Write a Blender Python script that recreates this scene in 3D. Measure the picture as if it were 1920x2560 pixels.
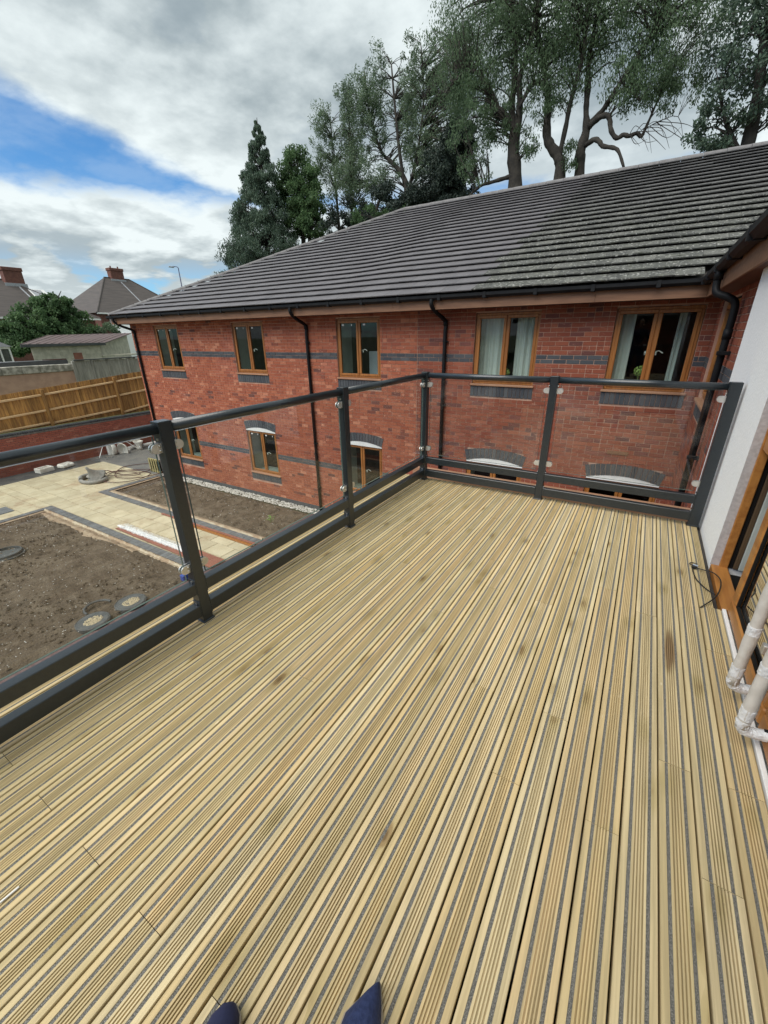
import bpy, math, random
import numpy as np
from mathutils import Vector, Matrix
random.seed(7); rng = np.random.default_rng(7)
for o in list(bpy.data.objects): bpy.data.objects.remove(o)
S = bpy.context.scene; COL = S.collection
PI = math.pi

# ------------------------------------------------------------ camera
cam_d = bpy.data.cameras.new('camera'); cam = bpy.data.objects.new('camera', cam_d); COL.objects.link(cam)
cam_d.sensor_fit = 'HORIZONTAL'; cam_d.sensor_width = 36; cam_d.lens = 36*1027.35/1920
cam_d.clip_start = .05; cam_d.clip_end = 2000
def cam_axes(p, y, r):
    F = Vector((math.sin(y)*math.cos(p), math.cos(y)*math.cos(p), -math.sin(p)))
    r0 = Vector((math.cos(y), -math.sin(y), 0)); u0 = r0.cross(F)
    return math.cos(r)*r0+math.sin(r)*u0, -math.sin(r)*r0+math.cos(r)*u0, F
R_, U_, F_ = cam_axes(.40912, -.54922, -.01629)
m = Matrix((R_, U_, -F_)).transposed().to_4x4(); m.translation = (0, 0, 1.4505)
cam.matrix_world = m; S.camera = cam

# ------------------------------------------------------------ world: sky with broken cloud
SUN_EL, SUN_AZ = math.radians(54), math.radians(-158)      # azimuth from +Y towards +X
W = bpy.data.worlds.new('World'); S.world = W; W.use_nodes = True
nt = W.node_tree; nt.nodes.clear()
def N(nt, t, **k):
    n = nt.nodes.new(t)
    for a, b in k.items():
        if a.startswith('i_'): n.inputs[a[2:].replace('_', ' ')].default_value = b
        else: setattr(n, a, b)
    return n
def math_(nt, op, a, b=None, c=None, clamp=False):
    n = nt.nodes.new('ShaderNodeMath'); n.operation = op; n.use_clamp = clamp
    for i, v in enumerate((a, b, c)):
        if v is None: continue
        if isinstance(v, (int, float)): n.inputs[i].default_value = v
        else: nt.links.new(v, n.inputs[i])
    return n.outputs[0]
def maprange(nt, v, a, b, c=0, d=1, smooth=True):
    n = nt.nodes.new('ShaderNodeMapRange'); n.interpolation_type = 'SMOOTHSTEP' if smooth else 'LINEAR'
    for i, x in enumerate((v, a, b, c, d)):
        if isinstance(x, (int, float)): n.inputs[i].default_value = x
        else: nt.links.new(x, n.inputs[i])
    return n.outputs[0]
def mixc(nt, f, a, b, bt='MIX'):
    n = nt.nodes.new('ShaderNodeMix'); n.data_type = 'RGBA'; n.blend_type = bt
    for s, v in ((0, f), (6, a), (7, b)):
        if isinstance(v, (int, float)): n.inputs[s].default_value = v
        elif isinstance(v, tuple): n.inputs[s].default_value = v if len(v) == 4 else v+(1,)
        else: nt.links.new(v, n.inputs[s])
    return n.outputs[2]
tc = N(nt, 'ShaderNodeTexCoord'); sep = N(nt, 'ShaderNodeSeparateXYZ'); nt.links.new(tc.outputs['Generated'], sep.inputs[0])
dx, dy, dz = sep.outputs
sky = N(nt, 'ShaderNodeTexSky', sky_type='NISHITA', sun_disc=False, sun_elevation=SUN_EL, sun_rotation=SUN_AZ, altitude=100, air_density=1.0, dust_density=.1, ozone_density=4.5)
zc = math_(nt, 'ADD', math_(nt, 'MAXIMUM', dz, 0.0), .16)
u = math_(nt, 'DIVIDE', dx, zc); v = math_(nt, 'DIVIDE', dy, zc)
cmb = N(nt, 'ShaderNodeCombineXYZ'); nt.links.new(u, cmb.inputs[0]); nt.links.new(v, cmb.inputs[1]); cmb.inputs[2].default_value = 3.1
def noise(nt, vec, sc, det=5, ro=.55, dist=0, dim='3D'):
    n = N(nt, 'ShaderNodeTexNoise'); n.inputs['Scale'].default_value = sc; n.inputs['Detail'].default_value = det
    n.inputs['Roughness'].default_value = ro; n.inputs['Distortion'].default_value = dist
    if vec is not None: nt.links.new(vec, n.inputs['Vector'])
    return n.outputs['Fac']
n1 = noise(nt, cmb.outputs[0], 1.15, 4, .45, .3)      # cloud cells
n2 = noise(nt, cmb.outputs[0], 3.3, 8, .55, .0)    # billows
n3 = noise(nt, cmb.outputs[0], .45, 2, .5)
# one clear gap between two decks of cloud: a band across the sky in azimuth / elevation
az = math_(nt, 'ARCTAN2', dx, dy); el = math_(nt, 'ARCSINE', dz)
edge = math_(nt, 'MULTIPLY', math_(nt, 'SUBTRACT', n2, .5), .14)
azd = math_(nt, 'MULTIPLY', math_(nt, 'ADD', az, .86), -1.0)         # grows to the west
gc = math_(nt, 'ADD', .236, math_(nt, 'MULTIPLY', math_(nt, 'MAXIMUM', azd, 0.0), .17))   # gap centre elevation
gw = math_(nt, 'ADD', .004, math_(nt, 'MULTIPLY', math_(nt, 'MAXIMUM', azd, 0.0), .17))
gd = math_(nt, 'SUBTRACT', math_(nt, 'ABSOLUTE', math_(nt, 'SUBTRACT', math_(nt, 'ADD', el, math_(nt, 'MULTIPLY', edge, .55)), gc)), gw)
gapcov = maprange(nt, gd, -.018, .02)
cirr = maprange(nt, math_(nt, 'ADD', n1, math_(nt, 'MULTIPLY', n2, .35)), .50, .64)       # general broken cover
low = maprange(nt, el, .06, .16)                                       # thinner cloud near the horizon
cover = math_(nt, 'MULTIPLY', gapcov, math_(nt, 'MAXIMUM', cirr, math_(nt, 'MULTIPLY', low, .97)))
cover = math_(nt, 'MAXIMUM', cover, math_(nt, 'MULTIPLY', maprange(nt, n2, .35, .6), .15))
bright = maprange(nt, math_(nt, 'ADD', math_(nt, 'MULTIPLY', n1, .45), math_(nt, 'MULTIPLY', n2, .65)), .42, .74)
rim = math_(nt, 'MULTIPLY', maprange(nt, gd, .12, .0), .5)           # cloud edges beside the gap are thin and bright
bright = math_(nt, 'MINIMUM', math_(nt, 'ADD', math_(nt, 'MAXIMUM', bright, maprange(nt, el, .2, .02, 0, .55)), rim), 1.0)
sund = N(nt, 'ShaderNodeVectorMath', operation='DOT_PRODUCT'); nt.links.new(tc.outputs['Generated'], sund.inputs[0])
sund.inputs[1].default_value = (math.sin(SUN_AZ)*math.cos(SUN_EL), math.cos(SUN_AZ)*math.cos(SUN_EL), math.sin(SUN_EL))
glow = maprange(nt, sund.outputs['Value'], .70, 1.0, 0, 1.0)
ccol = mixc(nt, bright, (1.80, 2.18, 2.36), (4.7, 5.15, 5.2))
ccol = mixc(nt, glow, ccol, (8.5, 8.7, 8.6))
skyc = mixc(nt, 1.0, sky.outputs[0], (.40, .66, .80), 'MULTIPLY')
fin = mixc(nt, cover, skyc, ccol)
bg = N(nt, 'ShaderNodeBackground'); bg.inputs['Strength'].default_value = .1
nt.links.new(fin, bg.inputs[0]); wo = N(nt, 'ShaderNodeOutputWorld'); nt.links.new(bg.outputs[0], wo.inputs[0])

# ------------------------------------------------------------ sun (veiled)
sd = bpy.data.lights.new('sun', 'SUN'); sd.energy = 2.0; sd.angle = math.radians(60); sd.color = (1, .95, .87)
sun = bpy.data.objects.new('sun', sd); COL.objects.link(sun)
sv = Vector((math.sin(SUN_AZ)*math.cos(SUN_EL), math.cos(SUN_AZ)*math.cos(SUN_EL), math.sin(SUN_EL)))
sun.rotation_euler = sv.to_track_quat('Z', 'Y').to_euler(); sun.location = (0, 0, 40)
S.view_settings.view_transform = 'Standard'; S.view_settings.look = 'None'; S.view_settings.gamma = 1
S.view_settings.exposure = .92; S.view_settings.use_curve_mapping = False
S.render.engine = 'CYCLES'
S.cycles.max_bounces = 8; S.cycles.transparent_max_bounces = 24

# ------------------------------------------------------------ materials
MAT = {}
def newmat(name, rough=.6, spec=.5, metal=0.):
    m = bpy.data.materials.new(name); m.use_nodes = True; nt = m.node_tree
    b = nt.nodes['Principled BSDF']; b.inputs['Roughness'].default_value = rough
    b.inputs['Specular IOR Level'].default_value = spec; b.inputs['Metallic'].default_value = metal
    MAT[name] = m; return m, nt, b
def coords(nt, stretch=(1, 1, 1), world=False, objoff=True):
    t = N(nt, 'ShaderNodeTexCoord')
    src = t.outputs['Object']
    if world: src = N(nt, 'ShaderNodeNewGeometry').outputs['Position']
    mp = N(nt, 'ShaderNodeMapping'); mp.inputs['Scale'].default_value = stretch; nt.links.new(src, mp.inputs[0])
    if objoff and not world:
        oi = N(nt, 'ShaderNodeObjectInfo'); a = N(nt, 'ShaderNodeVectorMath', operation='ADD')
        s = N(nt, 'ShaderNodeCombineXYZ'); k = math_(nt, 'MULTIPLY', oi.outputs['Random'], 37.0)
        nt.links.new(k, s.inputs[0]); nt.links.new(k, s.inputs[1]); nt.links.new(mp.outputs[0], a.inputs[0]); nt.links.new(s.outputs[0], a.inputs[1])
        return a.outputs[0]
    return mp.outputs[0]
def rnd(nt, island=True):
    """one random number per piece: the island when pieces are joined, the object when they are single"""
    oi = N(nt, 'ShaderNodeObjectInfo').outputs['Random']
    if not island: return oi
    g = N(nt, 'ShaderNodeNewGeometry').outputs['Random Per Island']
    return math_(nt, 'FRACT', math_(nt, 'ADD', g, oi))
def ramp(nt, f, stops, const=False):
    r = N(nt, 'ShaderNodeValToRGB'); e = r.color_ramp.elements
    if const: r.color_ramp.interpolation = 'CONSTANT'
    while len(e) < len(stops): e.new(.5)
    for i, (p, c) in enumerate(stops): e[i].position = p; e[i].color = c+(1,)
    nt.links.new(f, r.inputs[0]); return r.outputs[0]
def bump(nt, b, h, st=.3, dist=.01):
    n = N(nt, 'ShaderNodeBump'); n.inputs['Strength'].default_value = st; n.inputs['Distance'].default_value = dist
    nt.links.new(h, n.inputs['Height']); nt.links.new(n.outputs[0], b.inputs['Normal'])
def simple(name, c1, c2=None, sc=8, rough=.6, spec=.5, metal=0, bmp=0, stretch=(1, 1, 1), piece=0, world=False, det=5, lo=.35, hi=.65):
    m, nt, b = newmat(name, rough, spec, metal)
    if c2 is None: c2 = c1
    v = coords(nt, stretch, world); n = noise(nt, v, sc, det)
    c = mixc(nt, maprange(nt, n, lo, hi), c1, c2)
    if piece:
        r = rnd(nt); k = maprange(nt, r, 0, 1, 1-piece, 1+piece, False)
        h = N(nt, 'ShaderNodeHueSaturation'); nt.links.new(k, h.inputs['Value']); nt.links.new(c, h.inputs['Color']); c = h.outputs[0]
    nt.links.new(c, b.inputs['Base Color'])
    if bmp: bump(nt, b, n, bmp)
    return m

# decking softwood
def mk_wood(name, cols, stretch=(55, 1.6, 55), knots=True, stain=False, rough=.62):
    m, nt, b = newmat(name, rough, .3)
    v = coords(nt, stretch); g = noise(nt, v, 1.0, 6, .6, .3)
    v2 = coords(nt, (4, .9, 4)); g2 = noise(nt, v2, 1.0, 4, .55)
    c = ramp(nt, rnd(nt), [(0, cols[0]), (.3, cols[1]), (.55, cols[2]), (.8, cols[3]), (1, cols[0])])
    c = mixc(nt, maprange(nt, g, .32, .70, .0, .68), c, tuple(x*.55 for x in cols[1]))
    c = mixc(nt, maprange(nt, g2, .5, .75, .0, .3), c, (.34, .275, .12)); g3 = noise(nt, coords(nt, (7, .55, 7)), 1.0, 3, .5); c = mixc(nt, maprange(nt, g3, .52, .72, .0, .38), c, (.62, .44, .205))
    if knots:
        wob = N(nt, 'ShaderNodeVectorMath', operation='ADD'); nt.links.new(coords(nt, (10, 4.2, 10)), wob.inputs[0])
        nv = N(nt, 'ShaderNodeTexNoise'); nv.inputs['Scale'].default_value = 2.2; nt.links.new(coords(nt, (10, 4.2, 10)), nv.inputs['Vector'])
        sc_ = N(nt, 'ShaderNodeVectorMath', operation='SCALE'); sc_.inputs['Scale'].default_value = .22; nt.links.new(nv.outputs['Color'], sc_.inputs[0]); nt.links.new(sc_.outputs[0], wob.inputs[1])
        vo = N(nt, 'ShaderNodeTexVoronoi'); vo.inputs['Scale'].default_value = 1; nt.links.new(wob.outputs[0], vo.inputs['Vector'])
        sx_ = N(nt, 'ShaderNodeSeparateColor'); nt.links.new(vo.outputs['Color'], sx_.inputs[0]); gate = maprange(nt, sx_.outputs[0], .50, .54); deep = maprange(nt, sx_.outputs[1], .2, .9, .22, .68)
        halo = math_(nt, 'MULTIPLY', math_(nt, 'MULTIPLY', maprange(nt, vo.outputs['Distance'], .46, .16), gate), .42)
        c = mixc(nt, halo, c, (.30, .235, .085))
        kk = math_(nt, 'MULTIPLY', math_(nt, 'MULTIPLY', maprange(nt, vo.outputs['Distance'], .20, .13), gate), deep)
        c = mixc(nt, kk, c, (.21, .125, .05))
        kk = math_(nt, 'MULTIPLY', math_(nt, 'MULTIPLY', maprange(nt, vo.outputs['Distance'], .10, .04), gate), deep)
        c = mixc(nt, kk, c, (.09, .05, .02))
        v4 = coords(nt, (70, 26, 70)); sp = noise(nt, v4, 1, 2, .5)
        c = mixc(nt, maprange(nt, sp, .76, .80, 0, .6), c, (.12, .07, .04))
        v5 = coords(nt, (34, 9, 34)); sp = noise(nt, v5, 1.3, 2, .5)
        c = mixc(nt, maprange(nt, sp, .74, .78, 0, .35), c, (.80, .72, .52))
    if stain:
        gp = N(nt, 'ShaderNodeNewGeometry'); mp = N(nt, 'ShaderNodeMapping'); mp.inputs['Location'].default_value = (-.368*28, -2.08*4.7, 0); mp.inputs['Scale'].default_value = (28, 4.7, 0)
        nt.links.new(gp.outputs['Position'], mp.inputs[0]); ln = N(nt, 'ShaderNodeVectorMath', operation='LENGTH'); nt.links.new(mp.outputs[0], ln.inputs[0])
        d = math_(nt, 'ADD', ln.outputs['Value'], math_(nt, 'MULTIPLY', math_(nt, 'SUBTRACT', g, .5), 1.8))
        c = mixc(nt, maprange(nt, d, 1.0, .45, 0, .72), c, (.13, .055, .015))
    nt.links.new(c, b.inputs['Base Color']); bump(nt, b, g, .25, .004)
    return m
mk_wood('deck_wood', [(.585, .452, .235), (.54, .432, .235), (.645, .535, .325), (.585, .438, .23)], stain=True)
m, nt, b = newmat('grip_strip', .8, .4)
v = coords(nt, (1, 1, 1)); a = noise(nt, v, 420, 3, .7); a2 = noise(nt, v, 900, 2)
c = ramp(nt, a, [(.3, (.035, .034, .030)), (.5, (.125, .120, .105)), (.68, (.30, .29, .26))])
c = mixc(nt, maprange(nt, a2, .68, .74), c, (.62, .62, .60)); nt.links.new(c, b.inputs['Base Color']); bump(nt, b, a, .6, .004)

def mk_brick(name, stops, fleck=.0, rough=.82):
    m, nt, b = newmat(name, rough, .25)
    r = rnd(nt); c = ramp(nt, r, stops)
    v = coords(nt, (1, 1, 1), world=True); n = noise(nt, v, 38, 4, .6); nl = noise(nt, v, .9, 4, .6)
    c = mixc(nt, maprange(nt, n, .42, .75, 0, .40), c, (.18, .055, .040))
    c = mixc(nt, maprange(nt, nl, .52, .75, 0, .35), c, (.40, .15, .11))
    if fleck:
        vs = coords(nt, (13, 13, 26), world=True); f = noise(nt, vs, 1.0, 3, .6)
        c = mixc(nt, maprange(nt, f, .64, .70, 0, fleck), c, (.60, .34, .24))
        vs = coords(nt, (8, 8, 16), world=True); f = noise(nt, vs, 1.3, 2, .5)
        c = mixc(nt, maprange(nt, f, .70, .73, 0, fleck*.8), c, (.11, .05, .045))
    nt.links.new(c, b.inputs['Base Color']); bump(nt, b, n, .35, .006); return m
red = [(0, (.29, .082, .045)), (.2, (.37, .118, .062)), (.4, (.31, .090, .049)), (.55, (.42, .148, .080)), (.68, (.28, .078, .044)), (.80, (.38, .122, .065)), (.88, (.52, .22, .13)), (.92, (.32, .092, .05)), (.965, (.19, .068, .048)), (1, (.11, .052, .044))]
mk_brick('brick_red_new', red, .75)
mk_brick('brick_red_old', [(p, (c[0]*.74, c[1]*.71, c[2]*.74)) for p, c in red[:6]]+[(.84, (.17, .060, .046)), (.93, (.11, .05, .044)), (1, (.24, .08, .055))], .35)
mk_brick('brick_blue', [(0, (.062, .068, .076)), (.4, (.085, .093, .100)), (.7, (.055, .060, .070)), (1, (.10, .105, .11))])
# the blue brick's generic wear must stay grey
ntb = MAT['brick_blue'].node_tree
for n in ntb.nodes:
    if n.type == 'MIX' and not n.inputs[7].is_linked: n.inputs[7].default_value = (.11, .115, .12, 1) if n.inputs[7].default_value[0] > .3 else (.045, .05, .055, 1)
mk_brick('brick_garden', [(0, (.30, .10, .075)), (.4, (.37, .13, .095)), (.8, (.25, .085, .065)), (1, (.42, .18, .13))], .3)
simple('mortar_red', (.50, .33, .25), (.38, .22, .16), 3, .9, .2, world=True)
simple('mortar_grey', (.26, .25, .24), (.18, .17, .165), 9, .9, .2, world=True)
simple('white_render', (.88, .885, .875), (.83, .84, .83), 60, .85, .2, bmp=.35, world=True)
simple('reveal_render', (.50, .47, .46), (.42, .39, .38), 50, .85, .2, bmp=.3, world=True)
simple('white_plastic', (.78, .78, .76), (.72, .72, .70), 5, .35)
simple('white_ceramic', (.84, .82, .77), (.72, .69, .62), 4, .18, .6)
simple('golden_oak', (.36, .145, .035), (.26, .095, .022), 1, .38, .5, stretch=(30, 30, 2.5), world=True)
simple('golden_oak_light', (.42, .185, .045), (.32, .125, .028), 1, .42, .5, stretch=(26, 3, 26), world=True)
simple('brown_fascia', (.25, .130, .072), (.19, .095, .052), 1, .5, .4, stretch=(2, 20, 20), world=True)
simple('brown_sill', (.40, .22, .13), (.33, .17, .10), 1, .5, .4, stretch=(2, 20, 20), world=True)
simple('soffit_brown', (.13, .065, .045), (.10, .05, .035), 2, .6, .3, world=True)
simple('bead_brown', (.10, .065, .035), (.075, .05, .03), 2, .5, .4, world=True)
simple('black_plastic', (.007, .0075, .009), (.011, .012, .013), 6, .55, .2)
simple('anthracite', (.013, .019, .024), (.017, .024, .029), 60, .30, .6, bmp=.05)
MAT['anthracite'].node_tree.nodes['Principled BSDF'].inputs['Coat Weight'].default_value = .25; MAT['anthracite'].node_tree.nodes['Principled BSDF'].inputs['Coat Roughness'].default_value = .22
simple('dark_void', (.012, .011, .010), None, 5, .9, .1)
simple('steel', (.62, .61, .58), (.52, .51, .49), 30, .3, .5, metal=1.0)
simple('satin_steel', (.72, .71, .68), (.60, .59, .56), 30, .42, .5, metal=.75)
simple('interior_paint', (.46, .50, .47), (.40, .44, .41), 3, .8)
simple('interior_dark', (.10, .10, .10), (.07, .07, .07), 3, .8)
simple('reflection_grey', (.30, .33, .36), (.26, .29, .32), 3, .6)  # colour of the panel that imitates a window reflection
simple('label_white', (.85, .85, .83), None, 3, .5)
simple('dark_membrane', (.035, .032, .03), (.05, .045, .04), 12, .8)
m, nt, b = newmat('curtain_cloth', .8, .2)
b.inputs['Base Color'].default_value = (.80, .84, .80, 1)
nd = N(nt, 'ShaderNodeBsdfTranslucent'); nd.inputs[0].default_value = (.5, .55, .52, 1)
ms = N(nt, 'ShaderNodeMixShader'); ms.inputs[0].default_value = .25; nt.links.new(b.outputs[0], ms.inputs[1]); nt.links.new(nd.outputs[0], ms.inputs[2])
nt.links.new(ms.outputs[0], nt.nodes['Material Output'].inputs[0])

def mk_glass(name, tint, dirt=0., boost=1.):
    m = bpy.data.materials.new(name); m.use_nodes = True; nt = m.node_tree; nt.nodes.clear(); MAT[name] = m
    tr = N(nt, 'ShaderNodeBsdfTransparent'); tr.inputs[0].default_value = tint+(1,)
    gl = N(nt, 'ShaderNodeBsdfGlossy'); gl.inputs['Roughness'].default_value = .0; gl.inputs[0].default_value = (1, 1, 1, 1)
    # Schlick reflectance on the outward faces only (transparent, not refracting, so no inner reflection)
    ge = N(nt, 'ShaderNodeNewGeometry'); dp = N(nt, 'ShaderNodeVectorMath', operation='DOT_PRODUCT')
    nt.links.new(ge.outputs['Normal'], dp.inputs[0]); nt.links.new(ge.outputs['Incoming'], dp.inputs[1])
    k = math_(nt, 'POWER', math_(nt, 'SUBTRACT', 1.0, math_(nt, 'ABSOLUTE', dp.outputs['Value'])), 5.0)
    f = math_(nt, 'ADD', .04, math_(nt, 'MULTIPLY', k, .96))
    f = math_(nt, 'MULTIPLY', math_(nt, 'MULTIPLY', f, math_(nt, 'SUBTRACT', 1.0, ge.outputs['Backfacing'])), 1.45*boost, clamp=True)
    mx = N(nt, 'ShaderNodeMixShader'); nt.links.new(f, mx.inputs[0]); nt.links.new(tr.outputs[0], mx.inputs[1]); nt.links.new(gl.outputs[0], mx.inputs[2])
    out = mx.outputs[0]
    if dirt:
        df = N(nt, 'ShaderNodeBsdfDiffuse'); df.inputs[0].default_value = (.7, .7, .68, 1)
        v = coords(nt, (1, 1, 1), world=True); n = noise(nt, v, 2.2, 6, .7, 1.2)
        m2 = N(nt, 'ShaderNodeMixShader'); nt.links.new(maprange(nt, n, .45, .78, 0, dirt), m2.inputs[0]); nt.links.new(out, m2.inputs[1]); nt.links.new(df.outputs[0], m2.inputs[2]); out = m2.outputs[0]
    o = N(nt, 'ShaderNodeOutputMaterial'); nt.links.new(out, o.inputs[0]); return m
mk_glass('rail_glass', (.95, .97, .965), .035)
mk_glass('window_glass', (.88, .92, .90), .0, .5)
mk_glass('door_glass', (.35, .37, .36), .05, 2.2)
simple('glass_edge', (.62, .70, .67), None, 5, .15, .6)  # pale colour carries the light caught along the top edge
simple('glass_edge_unlit', (.085, .125, .115), None, 5, .5, .25)  # dark copy of the edge colour, painted as catching no light

# roof tiles
m, nt, b = newmat('roof_tile_new', .55, .5)
r = rnd(nt); v = coords(nt, (1, 1, 1), world=True); n = noise(nt, v, 14, 5, .65); nl = noise(nt, v, .8, 3)
c = ramp(nt, r, [(0, (.108, .103, .109)), (.5, (.124, .119, .125)), (1, (.094, .090, .095))])
c = mixc(nt, maprange(nt, n, .4, .75, 0, .35), c, (.17, .155, .16)); c = mixc(nt, maprange(nt, nl, .45, .7, 0, .25), c, (.085, .077, .082))
nt.links.new(c, b.inputs['Base Color']); bump(nt, b, n, .3, .004)
m, nt, b = newmat('roof_tile_old', .8, .35)
r = rnd(nt); v = coords(nt, (1, 1, 1), world=True); n = noise(nt, v, 9, 6, .7); nl = noise(nt, v, 1.1, 4); n5 = noise(nt, v, 26, 3, .6); n6 = noise(nt, v, 5.5, 5, .7)
c = ramp(nt, r, [(0, (.050, .051, .048)), (.35, (.078, .080, .073)), (.7, (.062, .064, .058)), (1, (.098, .099, .090))])
c = mixc(nt, maprange(nt, n, .45, .70, 0, .5), c, (.16, .165, .13))
c = mixc(nt, maprange(nt, n5, .60, .64, 0, .9), c, (.42, .42, .39))
c = mixc(nt, maprange(nt, n6, .60, .66, 0, .9), c, (.030, .033, .024))
# newer near the ridge: less lichen with height
gz = N(nt, 'ShaderNodeSeparateXYZ'); nt.links.new(N(nt, 'ShaderNodeNewGeometry').outputs['Position'], gz.inputs[0])
c = mixc(nt, maprange(nt, gz.outputs[2], 2.9, 4.7, 0, .8), c, (.088, .086, .088))
nt.links.new(c, b.inputs['Base Color']); bump(nt, b, n, .6, .01)
simple('ridge_tile', (.16, .155, .155), (.12, .115, .115), 7, .7, world=True)
simple('house_roof', (.080, .068, .062), (.058, .050, .046), 1, .8, stretch=(.6, .6, 9), world=True, piece=.05)
simple('house_brick', (.17, .072, .052), (.12, .05, .038), 4, .85, world=True)
simple('lead', (.34, .36, .38), (.28, .29, .31), 8, .6)
# ground
m, nt, b = newmat('soil', .95, .15)
v = coords(nt, (1, 1, 1), world=True); n = noise(nt, v, 3.0, 8, .68, .3); n2_ = noise(nt, v, 26, 4, .6); n3_ = noise(nt, v, 11, 2, .5)
c = ramp(nt, n, [(.30, (.075, .054, .038)), (.48, (.150, .114, .082)), (.70, (.23, .182, .132))])
c = mixc(nt, maprange(nt, n2_, .70, .73), c, (.42, .37, .30)); c = mixc(nt, maprange(nt, n3_, .6, .75, 0, .5), c, (.06, .038, .024))
nt.links.new(c, b.inputs['Base Color']); bump(nt, b, noise(nt, v, 14, 8, .75), 1.0, .09)
simple('yellow_slab', (.53, .465, .32), (.45, .385, .255), 2.2, .8, bmp=.15, piece=.09, world=True)
m = MAT['yellow_slab']; nt = m.node_tree; b = nt.nodes['Principled BSDF']; c0 = b.inputs['Base Color'].links[0].from_socket
v = coords(nt, (1, 1, 1), world=True); d1 = noise(nt, v, .75, 6, .65, .6); d2 = noise(nt, v, 7, 5, .7)
c = mixc(nt, math_(nt, 'MULTIPLY', maprange(nt, d1, .50, .68), maprange(nt, d2, .3, .6, .15, .65)), c0, (.30, .19, .11)); c = mixc(nt, maprange(nt, d2, .62, .8, 0, .35), c, (.22, .18, .12))
nt.links.new(c, b.inputs['Base Color'])
simple('charcoal_block', (.105, .110, .115), (.15, .155, .16), 6, .85, piece=.16, world=True)
simple('dirt_dust', (.24, .165, .105), (.33, .25, .17), 5, .95, world=True, bmp=.4)
simple('sand_haunch', (.47, .40, .29), (.33, .23, .15), 4, .95, world=True, bmp=.5)
simple('white_gravel', (.62, .60, .55), (.42, .40, .36), 18, .9, world=True, piece=.2)
simple('tarmac', (.125, .122, .118), (.175, .165, .150), 1.6, .9, bmp=.3, world=True)
simple('dark_tarmac', (.060, .060, .062), (.095, .090, .085), 2.5, .9, bmp=.3, world=True)
simple('slate_chip', (.075, .048, .045), (.11, .075, .068), 20, .9, bmp=.6, world=True, piece=.3)
simple('grass_ground', (.055, .085, .025), (.09, .11, .04), 1.2, .9, world=True)
simple('bare_ground', (.10, .09, .06), (.07, .085, .035), .6, .95, world=True)
simple('fence_wood', (.46, .26, .080), (.25, .13, .045), 1, .75, stretch=(14, 14, 1.5), piece=.28, bmp=.2)
simple('fence_rail_wood', (.66, .48, .27), (.54, .37, .19), 1, .75, stretch=(14, 1.5, 14), world=True)
simple('grey_wood', (.36, .35, .31), (.25, .245, .215), 1, .85, stretch=(9, 9, 1.3), piece=.14, bmp=.2)
simple('concrete', (.58, .54, .44), (.44, .41, .33), 3, .9, bmp=.2, world=True, piece=.07)
simple('lichen_stone', (.48, .46, .40), (.20, .195, .16), 5, .95, bmp=.5, world=True)
simple('pink_render', (.50, .33, .24), (.42, .27, .20), 3, .85, world=True)
simple('felt_black', (.055, .06, .062), (.075, .08, .08), 3, .85, world=True)
simple('rust_sheet', (.085, .056, .052), (.115, .078, .070), 1, .7, stretch=(1, 8, 1), world=True)
simple('hose_red', (.10, .035, .030), (.07, .03, .028), 9, .6)
simple('grey_hose', (.20, .195, .175), (.28, .27, .245), 14, .7)
simple('brown_board', (.30, .115, .075), (.24, .09, .06), 2, .6, world=True)
simple('manhole_black', (.055, .060, .062), (.085, .09, .09), 9, .7)
simple('manhole_gravel', (.62, .53, .36), (.42, .35, .24), 45, .95, bmp=.6)
simple('pallet_wood', (.42, .36, .17), (.30, .26, .12), 6, .8)
simple('blue_plastic', (.02, .06, .30), None, 6, .4)
simple('lamp_post_paint', (.10, .10, .19), None, 6, .5)
simple('wrap_foam', (.58, .55, .50), (.51, .48, .43), 22, .75, bmp=.25)
simple('wrap_tape', (.72, .73, .73), (.60, .61, .62), 35, .35, bmp=.7)
simple('navy_suede', (.016, .020, .060), (.020, .025, .075), 40, .9)
simple('navy_denim', (.012, .022, .075), (.022, .036, .105), 120, .9, bmp=.3)
simple('shoe_sole', (.30, .25, .19), None, 20, .8)
simple('skin', (.52, .33, .24), (.48, .29, .21), 9, .5)
simple('hair', (.04, .025, .015), None, 40, .7)
simple('cable_black', (.012, .012, .012), None, 9, .45)
simple('plant_leaf', (.10, .20, .03), (.16, .28, .06), 20, .6)
simple('flower_green', (.26, .36, .07), (.36, .46, .14), 40, .7)
simple('bark', (.028, .025, .021), (.050, .044, .036), 5, .95, bmp=.6, world=True)
def mk_leaf(name, a, bcol, c3, tl=.3):
    m, nt, b = newmat(name, .62, .3)
    r = rnd(nt); v = coords(nt, (1, 1, 1), world=True); n = noise(nt, v, .55, 3)
    c = ramp(nt, r, [(0, a), (.6, bcol), (1, c3)]); c = mixc(nt, maprange(nt, n, .4, .65, 0, .5), c, tuple(x*.6 for x in a))
    nt.links.new(c, b.inputs['Base Color'])
    t = N(nt, 'ShaderNodeBsdfTranslucent'); nt.links.new(c, t.inputs[0]); ms = N(nt, 'ShaderNodeMixShader'); ms.inputs[0].default_value = tl
    nt.links.new(b.outputs[0], ms.inputs[1]); nt.links.new(t.outputs[0], ms.inputs[2]); nt.links.new(ms.outputs[0], nt.nodes['Material Output'].inputs[0])
mk_leaf('leaf_ash', (.088, .145, .076), (.13, .20, .105), (.175, .25, .14), .5)  # leaf colours lifted to stand in for haze and glare over the trees
mk_leaf('leaf_pale', (.105, .165, .098), (.155, .220, .135), (.21, .27, .17), .45)
mk_leaf('leaf_conifer', (.068, .112, .080), (.095, .145, .10), (.13, .18, .12), .3)
mk_leaf('leaf_dark', (.022, .036, .030), (.032, .050, .038), (.050, .072, .050), .15)
mk_leaf('leaf_mid', (.075, .142, .062), (.11, .19, .080), (.15, .235, .10), .4)
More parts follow.
